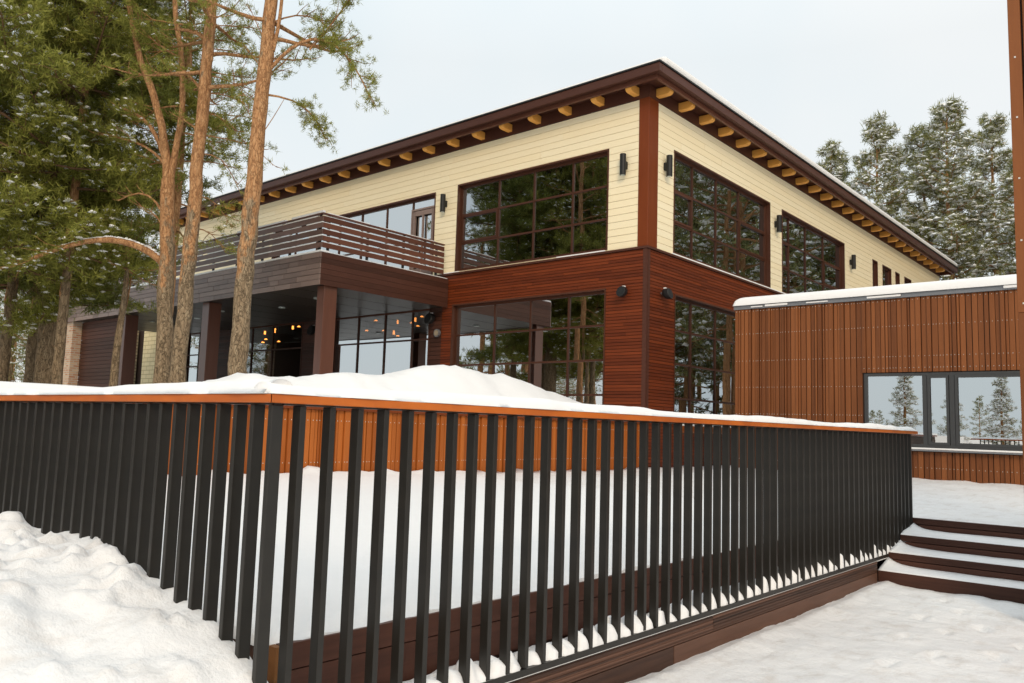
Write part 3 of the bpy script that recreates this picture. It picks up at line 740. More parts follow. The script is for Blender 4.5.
# timber skirting below and curb behind
D = empty('deck_skirting', (-3.0, 6, 0))
tag(D, 'dark brown timber skirting boards and curb under the charcoal fence', 'skirting')
mb = MB()
for y0_, y1_ in ((1.99,5.92),(5.925,9.93)):
    for k in range(10): mb.box(-3.045,-3.0-.004*(k % 2), y0_,y1_, .135+.012*k,.1468+.012*k)
    mb.box(-3.045,-3.0, y0_-.6 if y0_ > 2 else y0_, (y1_-.6 if y1_ < 6 else y1_)-.005, -.1,.128)
mb.box(-3.07,-3.005, 1.99,10.38, .2565,.261)
for k in range(3): mb.box(-3.28+k*.073, -3.28+k*.073+.066, 2.0, 10.9, .215, .258)
mb.build('skirting_board', M['fascia'], D)
mb = MB(); mb.box(-3.345,-3.30, 2.25,11.4, .50,.618); mb.box(-3.345,-3.30, 2.25,11.4, .30,.494); mb.build('curb_board', M['step'], D)
mb = MB(); mb.box(-3.352,-3.29, 2.215,2.248, .30,.615); mb.build('end_board', M['endgrain'], D)
# lumps of snow along the ledge behind the pickets
LUMPS = []
lr = np.random.RandomState(3)
for i in range(60):
    y = 2.104+.1577*i-.075; big = 1+.12*smooth(np.array((y-4.2)/3.0))
    sw = .75+.5*float(vnoise(np.array(y*.9), np.array(3.3), 77))
    if lr.rand() < .94: LUMPS.append((-3.085+lr.normal(0,.015), y+lr.normal(.01,.015), lr.uniform(.07,.095), lr.uniform(.105,.165)*float(big)*sw))
    if lr.rand() < .75: LUMPS.append((-3.075+lr.normal(0,.02), y+lr.normal(-.04,.015), lr.uniform(.045,.07), lr.uniform(.13,.20)*float(big)*sw))
def ridge_z(X, Y):
    wx = X+.03*(vnoise(X*17, Y*17, 45)-.5); wy = Y+.035*(vnoise(X*17, Y*17, 46)-.5)
    h = .035+.05*vnoise(Y*3, X*3, 47)+.05*smooth((Y-5)/4)
    p = np.sqrt(np.clip(1-np.clip(np.abs(X+3.15)/.146, 0, 1)**6, 0, 1)); h = h*p
    for (cx, cy, cr, ch) in LUMPS:
        near = np.abs(Y[:,0]-cy) < cr+.05
        if not near.any(): continue
        a, b = np.where(near)[0][[0,-1]]; sl_ = slice(a, b+1)
        d2 = (((wx[sl_]-cx)/(cr*1.25))**2+((wy[sl_]-cy)/cr)**2)
        h[sl_] = np.maximum(h[sl_], np.where(d2 < 1, ch*np.clip(1-d2, 0, 1)**.55, 0))
    h = h+.02*(vnoise(X*30, Y*30, 48)-.5)*(h > .05)
    return .255+np.clip(h, .008, .5)
o = sheet('snow_lumps', np.linspace(-3.295,-3.004,24), np.arange(1.99,11.4,.014), ridge_z, M['snow'], skirt=.25)
tag(o, 'broken snow lumps heaped behind the foot of the charcoal pickets', 'snow', kind='stuff')

# ================================================================== STEPS
S = empty('timber_steps', (-1.5, 10.5, 0))
tag(S, 'four dark brown timber steps with snow on their treads beside the fence end', 'steps')
SY = [9.95, 10.36, 10.84, 11.44]
for k, y in enumerate(SY):
    zt = .165*(k+1)-.012
    mb = MB(); mb.box(-3.0 if k < 3 else -3.3, 3.0, y, y+.05, zt-.075 if k else -.1, zt); mb.box(-3.0 if k < 3 else -3.3, 3.0, y+.006, y+.05, zt-.16 if k else -.12, zt-.082)
    mb.build('riser_board', M['step'], S, bevel=.004)
    if k < 3:
        mb = MB(); mb.box(-3.0, 3.0, y+.052, SY[k+1]-.002, zt-.05, zt-.004); mb.build('tread', M['step'], S)
for k in range(3):
    y0, y1 = SY[k]+.004, SY[k+1]+.004; zt = .165*(k+1)-.012
    def tz(X, Y, y0=y0, y1=y1, zt=zt, k=k):
        t = (Y-y0)/(y1-y0); e = np.clip(t/.16, 0, 1)**.5
        dl = .085*np.exp(-np.clip(X+3.0, 0, 9)/.09)
        return zt+np.maximum(.006, .014+.016*fbm(X*2.6, Y*4, 81+k, 4)+(.008)*t**3*(1+fbm(X*3, Y, 91+k, 3))+dl*t)*e
    o = sheet('tread_snow', arange((-3.0,-2.4,.03),(-2.4,2.9,.07)), np.linspace(y0, y1, 16), tz, M['snow'], skirt=zt-.005)
    tag(o, ('snow layer on the lowest timber tread', 'snow layer on the middle timber tread', 'snow layer on the third timber tread below the landing')[k], 'snow', kind='stuff')

# ================================================================== SLATTED WALL AT THE RIGHT
Wl = empty('slatted_wall', (0, 9.3, 0))
tag(Wl, 'tall wall of red brown vertical slats cut off by the right edge of the photo', 'wall')
mb = MB(); sc = MB(); u = -1.405; r5 = random.Random(2)
def faceW(mb, a, b, d0, d1, z0, z1): mb.box(a, b, 9.12-d1, 9.12-d0, z0, z1)
k = 0
while u < 2.5:
    w_ = .105 if k == 0 else r5.choice([.06,.09,.115,.13]); d = .03 if k % 3 else .055
    zz = -.1
    for z1 in (2.9+.3*(k % 2), 7.5):
        faceW(mb, u, u+w_, 0, d, zz, z1-.003); zz = z1
    for j in range(12): faceW(sc, u+w_/2-.008, u+w_/2+.008, d, d+.005, .5+j*.62, .516+j*.62)
    u += w_+.018; k += 1
cl = mb.build('slat_cladding', M['slat'], Wl, bevel=.004); sc.build('screws', M['screw'], cl)['kind'] = 'stuff'
mb = MB(); mb.box(-1.38, 2.6, 9.125, 9.4, -.1, 7.4); mb.build('backing', M['back'], Wl)

# ================================================================== LAMPS, SPEAKERS
def wall_lamp(plane, u, z, label):
    x, y = (u, YF-.03) if plane == 'L' else (XC+.03, u)
    e = empty('wall_lamp', (x, y, z)); tag(e, label, 'lamp', 'cylinder wall lamps on the yellow siding')
    mb = MB(); nx, ny = (0,-1) if plane == 'L' else (1,0)
    mb.cyl((x+nx*.15, y+ny*.15, z-.29), .085, .58, n=18); mb.build('lamp_body', M['black'], e, bevel=.006)
    mb = MB()
    if plane == 'L': mb.box(x-.06, x+.06, y-.08, y, z-.10, z+.10)
    else: mb.box(x, x+.08, y-.06, y+.06, z-.10, z+.10)
    mb.build('bracket', M['black'], e, bevel=.006)
    mb = MB(); mb.cyl((x+nx*.15, y+ny*.15, z-.297), .06, .006, n=14); mb.build('lens', M['cool'], e)
wall_lamp('L', -11.73, 8.74, 'black cylinder wall lamp between the big upper window and the red corner post')
wall_lamp('L', -18.62, 8.78, 'black cylinder wall lamp right of the balcony door')
wall_lamp('R', 18.80, 8.80, 'black cylinder wall lamp just right of the red corner post')
wall_lamp('R', 26.12, 8.76, 'black cylinder wall lamp between the two big upper windows on the right side')
wall_lamp('R', 33.6, 8.76, 'black cylinder wall lamp left of the narrow upper windows on the right side')
def flood(plane, u, z, label, r=.135, name='floodlight', dirn=1):
    x, y = (u, YF-.04) if plane == 'L' else (XC+.04, u)
    e = empty(name, (x, y, z)); tag(e, label, 'light')
    mb = MB()
    if plane == 'L': mb.cyl((x, y-.07, z+.02), .03, .07, 1, 10)
    else: mb.cyl((x, y, z+.02), .03, .07, 0, 10)
    mb.build('mounting_arm', M['flash'], e)
    bm_ = MB(); n = 20; k = 0
    # a round shallow housing that stands off the wall and tilts down
    for (t, rr) in ((.0, .55*r), (.05, .9*r), (.10, r), (.20, r), (.215, .92*r)):
        for i in range(n):
            a = 2*math.pi*i/n; q, s = rr*math.cos(a), rr*math.sin(a)*1.08
            bm_.v.append((x+q, y-.07-t+.25*s, z+s) if plane == 'L' else (x+.07+t-.25*s, y+q, z+s))
    for j in range(4):
        for i in range(n): bm_.f.append((j*n+i, j*n+(i+1) % n, (j+1)*n+(i+1) % n, (j+1)*n+i)); bm_.mi.append(0)
    bm_.f += [tuple(range(n)), tuple(range(4*n, 5*n))]; bm_.mi += [0, 0]
    bm_.build('housing', M['black'], e)
    mb = MB(); mb.box(x-.04, x+.04, y-.15, y-.09, z+r*1.02, z+r*1.02+.03) if plane == 'L' else mb.box(x+.09, x+.15, y-.04, y+.04, z+r*1.02, z+r*1.02+.03)
    mb.build('snow', M['snow'], e)
flood('L', -11.65, 5.27, 'round black floodlight on the red cladding left of the building corner')
flood('R', 18.68, 5.28, 'round black floodlight on the red cladding right of the building corner')
flood('L', -18.95, 5.02, 'round black floodlight under the porch beside the glazing', .17)
flood('L', -25.3, 5.0, 'dark round floodlight on the slatted pier behind the porch corner column', .17)
e = empty('junction_box', (-18.72, 17.93, 4.56)); tag(e, 'small pale wall lamp on cladding under the canopy end', 'lamp')
mb = MB(); mb.cyl((-18.72, 17.86, 4.56), .13, .08, 1, 16); mb.build('lamp_rim', M['flash'], e)
mb = MB(); mb.cyl((-18.72, 17.845, 4.56), .09, .012, 1, 16); mb.build('lens', M['stone'], e)
PEND = [(-35.2,5.85),(-35.08,5.58),(-35.33,5.44),(-34.36,5.88),(-33.95,5.42),(-34.37,6.1),(-32.85,5.97),(-32.37,6.08),(-26.78,5.99),(-25.37,5.78),(-27.35,5.59),(-26.23,5.53),(-25.59,5.35),(-25.33,5.26),(-24.51,5.75),(-24.31,5.81),(-24.14,5.6),(-23.93,5.97)]
for i, (x, z) in enumerate(PEND):
    y = 22+.2*((i*7) % 5-2); y = 22.0
    z = min(z, 6.05)
    e = empty('pendant_lamp', (x, y, z)); tag(e, 'small glowing amber pendant lamp seen through the restaurant glazing', 'lamp', 'pendant lamps inside the restaurant')
    mb = MB(); mb.cyl((x, y, z-.045), .085 if i % 3 else .05, .05 if i % 3 else .16, 2, 10, .04); mb.build('lamp_shade', M['warm'], e)
    mb = MB(); mb.box(x-.008, x+.008, y-.008, y+.008, z+.03, 6.29); mb.build('cord', M['black'], e)

# ================================================================== TREES
def tube(pts, rad, n):
    pts = np.asarray(pts, float); k = len(pts)
    t = np.gradient(pts, axis=0); t /= np.linalg.norm(t, axis=1)[:,None]+1e-9
    ref = np.where(np.abs(t[:,2:3]) > .9, np.array([[1.,0,0]]), np.array([[0,0,1.]]))
    a = np.cross(t, ref); a /= np.linalg.norm(a, axis=1)[:,None]+1e-9; b = np.cross(t, a)
    th = np.arange(n)/n*2*np.pi
    V = pts[:,None,:]+np.asarray(rad)[:,None,None]*(a[:,None,:]*np.cos(th)[None,:,None]+b[:,None,:]*np.sin(th)[None,:,None])
    I = np.arange(k*n).reshape(k, n); J = np.roll(I, -1, 1)
    return V.reshape(-1, 3), np.stack([I[:-1], J[:-1], J[1:], I[1:]], 2).reshape(-1, 4)
class Tree:
    def __init__(s, seed):
        s.r = np.random.RandomState(seed); s.tv = []; s.tf = []; s.bv = []; s.bf = []; s.nt = 0; s.nb = 0
        s.tp = []; s.td = []; s.sp = []
    def wood(s, pts, rad, n, trunk=False):
        V, F_ = tube(pts, rad, n)
        if trunk: s.tv.append(V); s.tf.append(F_+s.nt); s.nt += len(V)
        else: s.bv.append(V); s.bf.append(F_+s.nb); s.nb += len(V)
    def trunk(s, pts, r0, r1, n=14):
        pts = np.asarray(pts, float); d = np.concatenate([[0], np.cumsum(np.linalg.norm(np.diff(pts, axis=0), axis=1))])
        u = np.linspace(0, d[-1], max(6, int(d[-1]/.35))); P_ = np.stack([np.interp(u, d, pts[:,i]) for i in range(3)], 1)
        for i in range(3): P_[1:-1, i] = .25*P_[:-2, i]+.5*P_[1:-1, i]+.25*P_[2:, i]
        P_[1:-1,:2] += s.r.normal(0, .012, (len(P_)-2, 2))
        rad = np.interp(u, [0, min(.5, d[-1]*.1), d[-1]], [r0*1.18, r0, r1])*(1+s.r.normal(0, .03, len(u)))
        s.wood(P_, rad, n, True); return P_
    def twigs(s, pts, L, dens, spread, up, n_sub, sub_len, r, f0=.3, snow=.5):
        """side shoots along a branch polyline, with needle tufts"""
        pts = np.asarray(pts, float); d = np.concatenate([[0], np.cumsum(np.linalg.norm(np.diff(pts, axis=0), axis=1))])
        sf = 2.0 if s.r.rand() < .4 else .3
        if snow > .5: sf = 1.0
        for k in range(n_sub):
            f = f0+(1-f0)*(k+s.r.rand())/n_sub; u = f*d[-1]
            p = np.array([np.interp(u, d, pts[:,i]) for i in range(3)])
            q = np.array([np.interp(min(u+.05, d[-1]), d, pts[:,i]) for i in range(3)])-np.array([np.interp(max(u-.05,0), d, pts[:,i]) for i in range(3)])
            q /= np.linalg.norm(q)+1e-9
            az = math.atan2(q[1], q[0])+(1 if k % 2 else -1)*s.r.uniform(.5, 1.25)
            el = math.asin(np.clip(q[2], -1, 1))*.5+s.r.normal(up, .28)
            ls = sub_len*(1.05-.55*f)*s.r.uniform(.7, 1.3)
            if k == n_sub-1: az = math.atan2(q[1], q[0]); ls = sub_len*.5
            pp = [p]; dd = np.array([math.cos(az)*math.cos(el), math.sin(az)*math.cos(el), math.sin(el)])
            for j in range(3):
                dd = dd+s.r.normal(0, .18, 3)+np.array([0,0,.10]); dd /= np.linalg.norm(dd); pp.append(pp[-1]+dd*ls/3)
            pp = np.array(pp); s.wood(pp, np.linspace(r, r*.4, 4), 3)
            nt_ = max(2, int(dens*ls))
            t = s.r.uniform(.2, 1.0, nt_); t[0] = 1.0
            c = np.stack([np.interp(t*3, range(4), pp[:,i]) for i in range(3)], 1)+s.r.normal(0, spread, (nt_, 3))*np.array([1,1,.55])
            s.tp.append(c); s.td.append(np.tile(dd, (nt_, 1))*.7+np.array([0,0,.45])+s.r.normal(0, .45, (nt_, 3)))
            m = s.r.rand(nt_) < snow*sf
            if m.any(): s.sp.append(c[m]+np.array([0,0,.04]))
    def limb(s, p0, az, el, L, r, dens=9, spread=.10, curve=.25, n_sub=9, sub_len=None, f0=.3, snow=.4, up=.15, nn=5):
        p = np.array(p0, float); pts = [p]; d = np.array([math.cos(az)*math.cos(el), math.sin(az)*math.cos(el), math.sin(el)])
        for j in range(6):
            d = d+s.r.normal(0, .10, 3)+np.array([0,0,curve*(j-1.5)/5]); d /= np.linalg.norm(d); pts.append(pts[-1]+d*L/6)
        pts = np.array(pts); s.wood(pts, np.linspace(r, r*.25, 7), nn)
        s.twigs(pts, L, dens, spread, up, n_sub, sub_len or L*.36, r*.28, f0, snow)
        return pts
    def path(s, pts, r0, r1, n=7, twig=0, **kw):
        pts = np.asarray(pts, float); d = np.concatenate([[0], np.cumsum(np.linalg.norm(np.diff(pts, axis=0), axis=1))])
        u = np.linspace(0, d[-1], max(5, int(d[-1]/.22))); P_ = np.stack([np.interp(u, d, pts[:,i]) for i in range(3)], 1)
        for _ in range(2):
            for i in range(3): P_[1:-1, i] = .25*P_[:-2, i]+.5*P_[1:-1, i]+.25*P_[2:, i]
        s.wood(P_, np.linspace(r0, r1, len(u)), n)
        if twig: s.twigs(P_, d[-1], kw.get('dens', 9), kw.get('spread', .09), kw.get('up', .1), twig, kw.get('sub_len', .7), kw.get('r', .012), kw.get('f0', .3), kw.get('snow', .3))
        return P_
    def foliage(s, K, ln, wd, cone=.75):
        if not s.tp: return np.zeros((0,3)), np.zeros((0,3), int)
        c = np.concatenate(s.tp); d = np.concatenate(s.td); d /= np.linalg.norm(d, axis=1)[:,None]+1e-9; N = len(c)
        v = d[:,None,:]+s.r.normal(0, cone, (N, K, 3)); v /= np.linalg.norm(v, axis=2)[...,None]+1e-9
        sd_ = np.cross(v, s.r.normal(0, 1, (N, K, 3))); sd_ /= np.linalg.norm(sd_, axis=2)[...,None]+1e-9
        l = ln*s.r.uniform(.6, 1.2, (N, K, 1)); b = c[:,None,:]+s.r.normal(0, .25*ln, (N, K, 3))
        T_ = np.stack([b-sd_*wd*.5, b+sd_*wd*.5, b+v*l], 2)
        return T_.reshape(-1, 3), np.arange(N*K*3).reshape(-1, 3)
    def blobs(s, rad, keep=1.0):
        if not s.sp: return np.zeros((0,3)), np.zeros((0,3), int)
        c = np.concatenate(s.sp); N = len(c); n = 6
        th = np.arange(n)/n*2*np.pi; rr = rad*s.r.uniform(.5, 1.35, (N, 1))*s.r.uniform(.55, 1.25, (N, n))
        el = s.r.uniform(0, np.pi, (N, 1)); ex = rr*np.cos(th)[None]*1.35; ey = rr*np.sin(th)[None]*.75
        x = ex*np.cos(el)-ey*np.sin(el); y = ex*np.sin(el)+ey*np.cos(el)
        ring_ = np.stack([x, y, s.r.normal(-.12, .18, (N, n))*rad], 2)+c[:,None,:]
        topv = c[:,None,:]+np.stack([s.r.normal(0,.15,N)*rad, s.r.normal(0,.15,N)*rad, s.r.uniform(.25,.6,N)*rad], 1)[:,None,:]
        bot = c[:,None,:]+np.array([0,0,-.35*rad])
        V = np.concatenate([ring_, topv, bot], 1).reshape(-1, 3)
        i = np.arange(n); j = (i+1) % n
        f = np.concatenate([np.stack([i, j, np.full(n, 6)], 1), np.stack([j, i, np.full(n, 7)], 1)])
        return V, (f[None]+(np.arange(N)*8)[:,None,None]).reshape(-1, 3)
    def build(s, name, base, label, cat, group, bark, needle, K=12, ln=.16, wd=.014, snow_r=.07, cone=.75, branch=None):
        e = empty(name, base); tag(e, label, cat, group)
        raw('trunk', np.concatenate(s.tv), np.concatenate(s.tf), bark, e, smooth=True)
        V, F_ = s.foliage(K, ln, wd, cone)
        if s.bv:
            raw('branches', np.concatenate(s.bv), np.concatenate(s.bf), branch or M['bark_o'], e, smooth=True)
        if len(V): raw('crown', V, F_, needle, e)
        V, F_ = s.blobs(snow_r)
        if len(V): raw('snow', V, F_, M['snow_far'], e)['kind'] = 'stuff'
        return e

def auto_crown(t, P_, z0, z1, n, Lmax, r, prof, el0=-.1, el1=.6, seed=0, az_bias=None, **kw):
    for i in range(n):
        f = (i+t.r.rand())/n; z = z0+(z1-z0)*f
        k = int(np.argmin(np.abs(P_[:,2]-z))); p = P_[k]
        az = i*2.39996+t.r.normal(0, .4)
        if az_bias is not None and t.r.rand() < az_bias[1]: az = az_bias[0]+t.r.normal(0, .8)
        L = Lmax*prof(f)*t.r.uniform(.7, 1.15)
        t.limb(p, az, el0+(el1-el0)*f+t.r.normal(0, .12), L, r*(.5+.5*prof(f)), **kw)

# directions used for the near pines: 'side' is to the viewer's right, 'deep' away
def at(base, side, up, deep=0.0):
    return (base[0]+.757*side-.656*deep, base[1]+.653*side+.755*deep, base[2]+up)

G3 = 'pines standing close together on the terrace'
GL = 'pines of the dense stand left of the porch'
GR = 'snowy pines behind the long roof'
# T1: the straight pine in front of the balcony
b = (-14.1, 8.29, 1.95); t = Tree(11)
Pt = t.trunk([b, at(b,0,2.3), at(b,.06,4.6), at(b,.16,7.6), at(b,.28,12)], .175, .10)
q = at(b, .14, 6.5)
pts = [q, at(b,.55,7.05), at(b,1.05,7.35), at(b,1.55,7.15,-.1), at(b,2.0,6.6,-.2), at(b,2.3,6.0,-.2)]
t.path(pts, .04, .012, 6, 22, dens=22, sub_len=.62, f0=.36, snow=.05, up=-.2)
t.path([at(b,1.00,7.05), at(b,1.25,7.35), at(b,1.60,7.9), at(b,2.05,8.6)], .022, .01, 5, 11, dens=20, sub_len=.6, f0=.2, snow=.04)
t.path([at(b,0.15,6.1), at(b,0.70,6.12,.2), at(b,1.10,5.85,.3), at(b,1.35,5.3,.3)], .025, .008, 5, 14, dens=24, sub_len=.52, f0=.35, snow=.04, up=-.25)
t.path([at(b,0.10,5.2), at(b,0.30,5.5), at(b,0.57,6.05)], .012, .005, 4)
t.path([at(b,0.07,5.0), at(b,0.30,4.75,.1), at(b,0.47,4.65,.1)], .008, .004, 4, 2, dens=10, sub_len=.25, f0=.6, snow=0)
for sgn, u0, du, r_ in ((-1,5.9,.3,.010),(-1,6.6,.6,.012),(-1,5.3,.8,.008),(-1,7.2,.9,.014)):
    t.path([at(b,0.10,u0), at(b,.25+sgn*.35,u0+du*.4,.1), at(b,.25+sgn*.62,u0+du,.2)], r_, .004, 4, 3, dens=5, sub_len=.3, f0=.5, snow=0)
t.path([at(b,0.21,6.4), at(b,0.09,7.0), at(b,0.18,8.2), at(b,0.10,9.6)], .03, .02, 6)
t.path([at(b,0.27,7.0), at(b,0.37,7.6), at(b,0.40,9)], .045, .03, 6)
auto_crown(t, Pt, 9.2, 13.6, 16, 2.4, .05, lambda f: 1-.5*f, dens=13, n_sub=9, snow=.12)
t.path([at(b,0.23,7.6), at(b,0.65,8.0,.3), at(b,1.15,7.9,.4), at(b,1.45,7.5,.4)], .02, .008, 5, 10, dens=16, sub_len=.6, f0=.3, snow=.05, up=-.1)
t.build('pine_tree', b, 'tallest straight orange barked pine directly in front of the balcony', 'tree', G3, M['bark'], M['needle'], 20, .10, .0115, .04, .95)
# T2: second pine, slightly left
b = (-15.94, 8.04, 1.95); t = Tree(12)
Pt = t.trunk([b, at(b,.01,1.7), at(b,.05,3.2), at(b,.10,5.3), at(b,.12,7.0), at(b,.12,8.2), at(b,.2,12.5)], .155, .09)
t.path([at(b,.10,5.9), at(b,.15,6.4,.2), at(b,-.3,7.0,.3), at(b,-.8,7.3,.3)], .05, .02, 6, 8, dens=12, sub_len=.7, f0=.5, snow=.1)
t.path([at(b,.10,5.2), at(b,.1,5.7,.2), at(b,-.35,6.0,.2), at(b,-.6,6.1,.2)], .035, .015, 6, 5, dens=11, sub_len=.5, f0=.5, snow=.1)
t.path([at(b,.10,7.0), at(b,.3,7.5), at(b,-.1,7.9), at(b,-.6,7.9)], .07, .03, 7, 7, dens=13, sub_len=.7, f0=.4, snow=.1)
for u0, L, du, dp in ((6.9,.8,-.2,.6),(6.1,.75,-.5,.7),(5.2,.75,-.7,.5),(4.3,.5,-.5,.8),(7.5,1.0,0,.6),(7.0,.9,.3,1.0),(3.6,.35,-.3,.9),(8.0,1.1,.1,.3),(5.6,1.0,.1,1.1),(6.5,1.0,-.3,.2)):
    t.path([at(b,.1,u0), at(b,.1+L*.5,u0+.1,dp*.5), at(b,.1+L,u0+du,dp)], .016, .006, 4, 8, dens=13, sub_len=.42, f0=.3, snow=.15, up=-.1)
auto_crown(t, Pt, 8.5, 13, 18, 2.2, .05, lambda f: 1-.5*f, dens=13, n_sub=9, snow=.12)
t.build('pine_tree', b, 'orange pine leaning a little right, with short needled sprays, second from the balcony', 'tree', G3, M['bark'], M['needle'], 18, .115, .013, .045, .95)
# T3: forked pine with the long arching limb
b = (-17.16, 8.3, 1.95); t = Tree(13)
Pt = t.trunk([b, at(b,-.02,1.4), at(b,-.09,2.9), at(b,-.19,4.5), at(b,-.20,4.9)], .175, .145)
t.trunk([at(b,-.20,4.6), at(b,-.25,5.3), at(b,-.49,6.35), at(b,-.9,7.4), at(b,-1.17,7.9), at(b,-1.5,9.5)], .095, .05, 10)
t.trunk([at(b,-.19,4.6), at(b,-.05,5.8), at(b,.0,6.8), at(b,-.10,7.7), at(b,-.35,8.8), at(b,-.4,10.6)], .075, .045, 10)
t.path([at(b,-.09,2.95), at(b,-.26,3.15), at(b,-.7,3.4,-.1), at(b,-1.28,3.5,-.2), at(b,-1.78,3.4,-.3), at(b,-2.42,3.15,-.4), at(b,-2.93,2.85,-.5), at(b,-3.7,2.6,-.6)], .085, .025, 8, 16, dens=13, sub_len=.9, f0=.52, snow=.25, up=-.1)
arch = np.array([at(b,-.2,3.18,-.02), at(b,-.5,3.38,-.06), at(b,-.9,3.51,-.12), at(b,-1.28,3.55,-.2), at(b,-1.75,3.46,-.29), at(b,-2.2,3.29,-.37)])
t.sp.append(np.concatenate([arch[:-1]+(arch[1:]-arch[:-1])*f for f in np.linspace(0, .95, 14)])-np.array([0,0,.005]))
t.path([at(b,-.2,4.9), at(b,-.30,5.4), at(b,-.67,6.15), at(b,-.95,6.4), at(b,-1.33,6.5)], .065, .03, 7, 9, dens=13, sub_len=.8, f0=.55, snow=.25)
t.path([at(b,-.2,4.8), at(b,-.28,5.3,.1), at(b,-.88,5.75,.2), at(b,-1.54,5.95,.3), at(b,-2.0,6.0,.3)], .045, .015, 6, 10, dens=13, sub_len=.8, f0=.45, snow=.3)
t.path([at(b,-.15,3.9), at(b,-.26,4.25), at(b,-.54,4.55), at(b,-.86,4.7,.1), at(b,-1.37,4.45,.2)], .035, .012, 6, 7, dens=9, sub_len=.5, f0=.45, snow=.15)
t.path([at(b,-.14,3.6), at(b,-.4,4.2,.1), at(b,-.9,4.35,.15)], .02, .008, 5, 5, dens=3, sub_len=.5, f0=.3, snow=0)
for u0, L, du, dp in ((7.3,-1.0,.3,.4),(7.9,-1.6,.2,.8),(7.0,.9,.4,.9),(6.6,-1.4,-.1,1.0),(6.0,.6,.0,1.1),(8.2,.8,.3,.7),(7.7,-.9,.6,-.5),(8.5,-1.8,.2,.1),(5.3,-1.2,.2,1.0)):
    t.path([at(b,-.1,u0), at(b,-.1+L*.5,u0+.15,dp*.5), at(b,-.1+L,u0+du,dp)], .025, .008, 5, 9, dens=14, sub_len=.75, f0=.3, snow=.2, up=0)
t.build('pine_tree', b, 'forked pine whose long snow topped limb arches out to the left', 'tree', G3, M['bark'], M['needle'], 17, .125, .014, .05, .95)
# slim stem behind T3, and the thin leaning one
b = (-19.6, 9.5, 1.95); t = Tree(14)
Pt = t.trunk([b, at(b,0,3), at(b,.0,6), at(b,.02,9), at(b,.1,13)], .13, .08, 10)
auto_crown(t, Pt, 6.0, 12.6, 22, 2.2, .03, lambda f: .6+.4*math.sin(3*f), dens=11, n_sub=8, snow=.2)
t.build('pine_tree', b, 'slim pine half hidden behind the forked pine', 'tree', G3, M['bark_o'], M['needle'], 11, .14, .012, .05, .85)
b = (-20.02, 8.49, 1.95); t = Tree(15)
Pt = t.trunk([b, at(b,.03,1.0), at(b,.09,2.2), at(b,.12,3.2), at(b,.05,4.0)], .10, .05, 9)
t.path([at(b,.08,1.9), at(b,.16,2.6,.1), at(b,.14,3.1,.2)], .035, .015, 5)
auto_crown(t, Pt, 5.0, 5.9, 9, 1.3, .02, lambda f: 1-.4*f, dens=12, n_sub=6, snow=.2)
t.build('pine_tree', b, 'thin leaning pine stem before the porch column, left of the forked pine', 'tree', G3, M['bark'], M['needle'], 11, .13, .012, .05, .85)

# the dense stand on the left
pr_ = lambda f: .75+.5*math.sin(math.pi*min(1, f*1.15))*(1-.35*f)
stand = [
 ((-22.3, 7.8, 1.95), .29, 18, 5.2, 60, 3.2, 'bark_d', 'needle_d', 21, 'thick dark trunked pine at the left of the porch with a dense low crown'),
 ((-20.5, 7.4, 1.95), .12, 17, 5.0, 52, 2.7, 'bark', 'needle', 22, 'slender orange pine just left of the porch brick pier, with a full olive crown'),
 ((-24.3, 8.1, 1.95), .16, 17, 4.6, 44, 3.0, 'bark', 'needle_d', 23, 'orange brown pine second from the left edge of the stand'),
 ((-23.2, 7.1, 1.95), .14, 16, 4.3, 48, 3.1, 'bark', 'needle', 24, 'pine at the left edge of the photo with snow laden lower boughs'),
 ((-20.6, 5.2, 1.95), .16, 16, 4.4, 52, 3.1, 'bark', 'needle', 25, 'nearest pine of the left stand, its trunk outside the frame and boughs reaching in'),
]
for (b, r0, H, z0, n, L, bk, nd, sd_, lab) in stand:
    t = Tree(sd_); lean = .15*t.r.normal()
    Pt = t.trunk([b, at(b,.02,H*.25), at(b,.1+lean,H*.5), at(b,.2+lean,H)], r0, r0*.3, 12)
    auto_crown(t, Pt, z0, H*.97, n, L, .04, pr_, -.3, .5, dens=14, spread=.12, n_sub=13, snow=.15, curve=.3, nn=4)
    t.build('pine_tree', b, lab, 'tree', GL, M[bk], M[nd], 20, .18, .023, .085, .95, branch=M['bark_b'])
# small snowy spruce at the far left edge
def spruce(t, b, H, R0, n, dens, snow, sub=7):
    Pt = t.trunk([b, at(b,.02,H*.5), at(b,0,H)], .02*H, .01, 8)
    for i in range(n):
        f = .04+.95*(i+t.r.rand())/n; p = Pt[int(f*(len(Pt)-1))]
        t.limb(p, i*2.39996, -.25-.2*(1-f)+t.r.normal(0,.08), R0*(1-f)**.85*t.r.uniform(.8,1.1)+.12, .018, dens=dens, spread=.05, curve=.28, n_sub=sub, f0=.15, snow=snow, up=-.1, nn=3)
b = (-38.5, 12.0, 1.95); t = Tree(31); spruce(t, b, 7.5, 2.3, 70, 9, .55)
t.build('spruce_tree', b, 'small snow dusted spruce low at the left edge', 'tree', None, M['bark_d'], M['needle_d'], 10, .16, .02, .09)

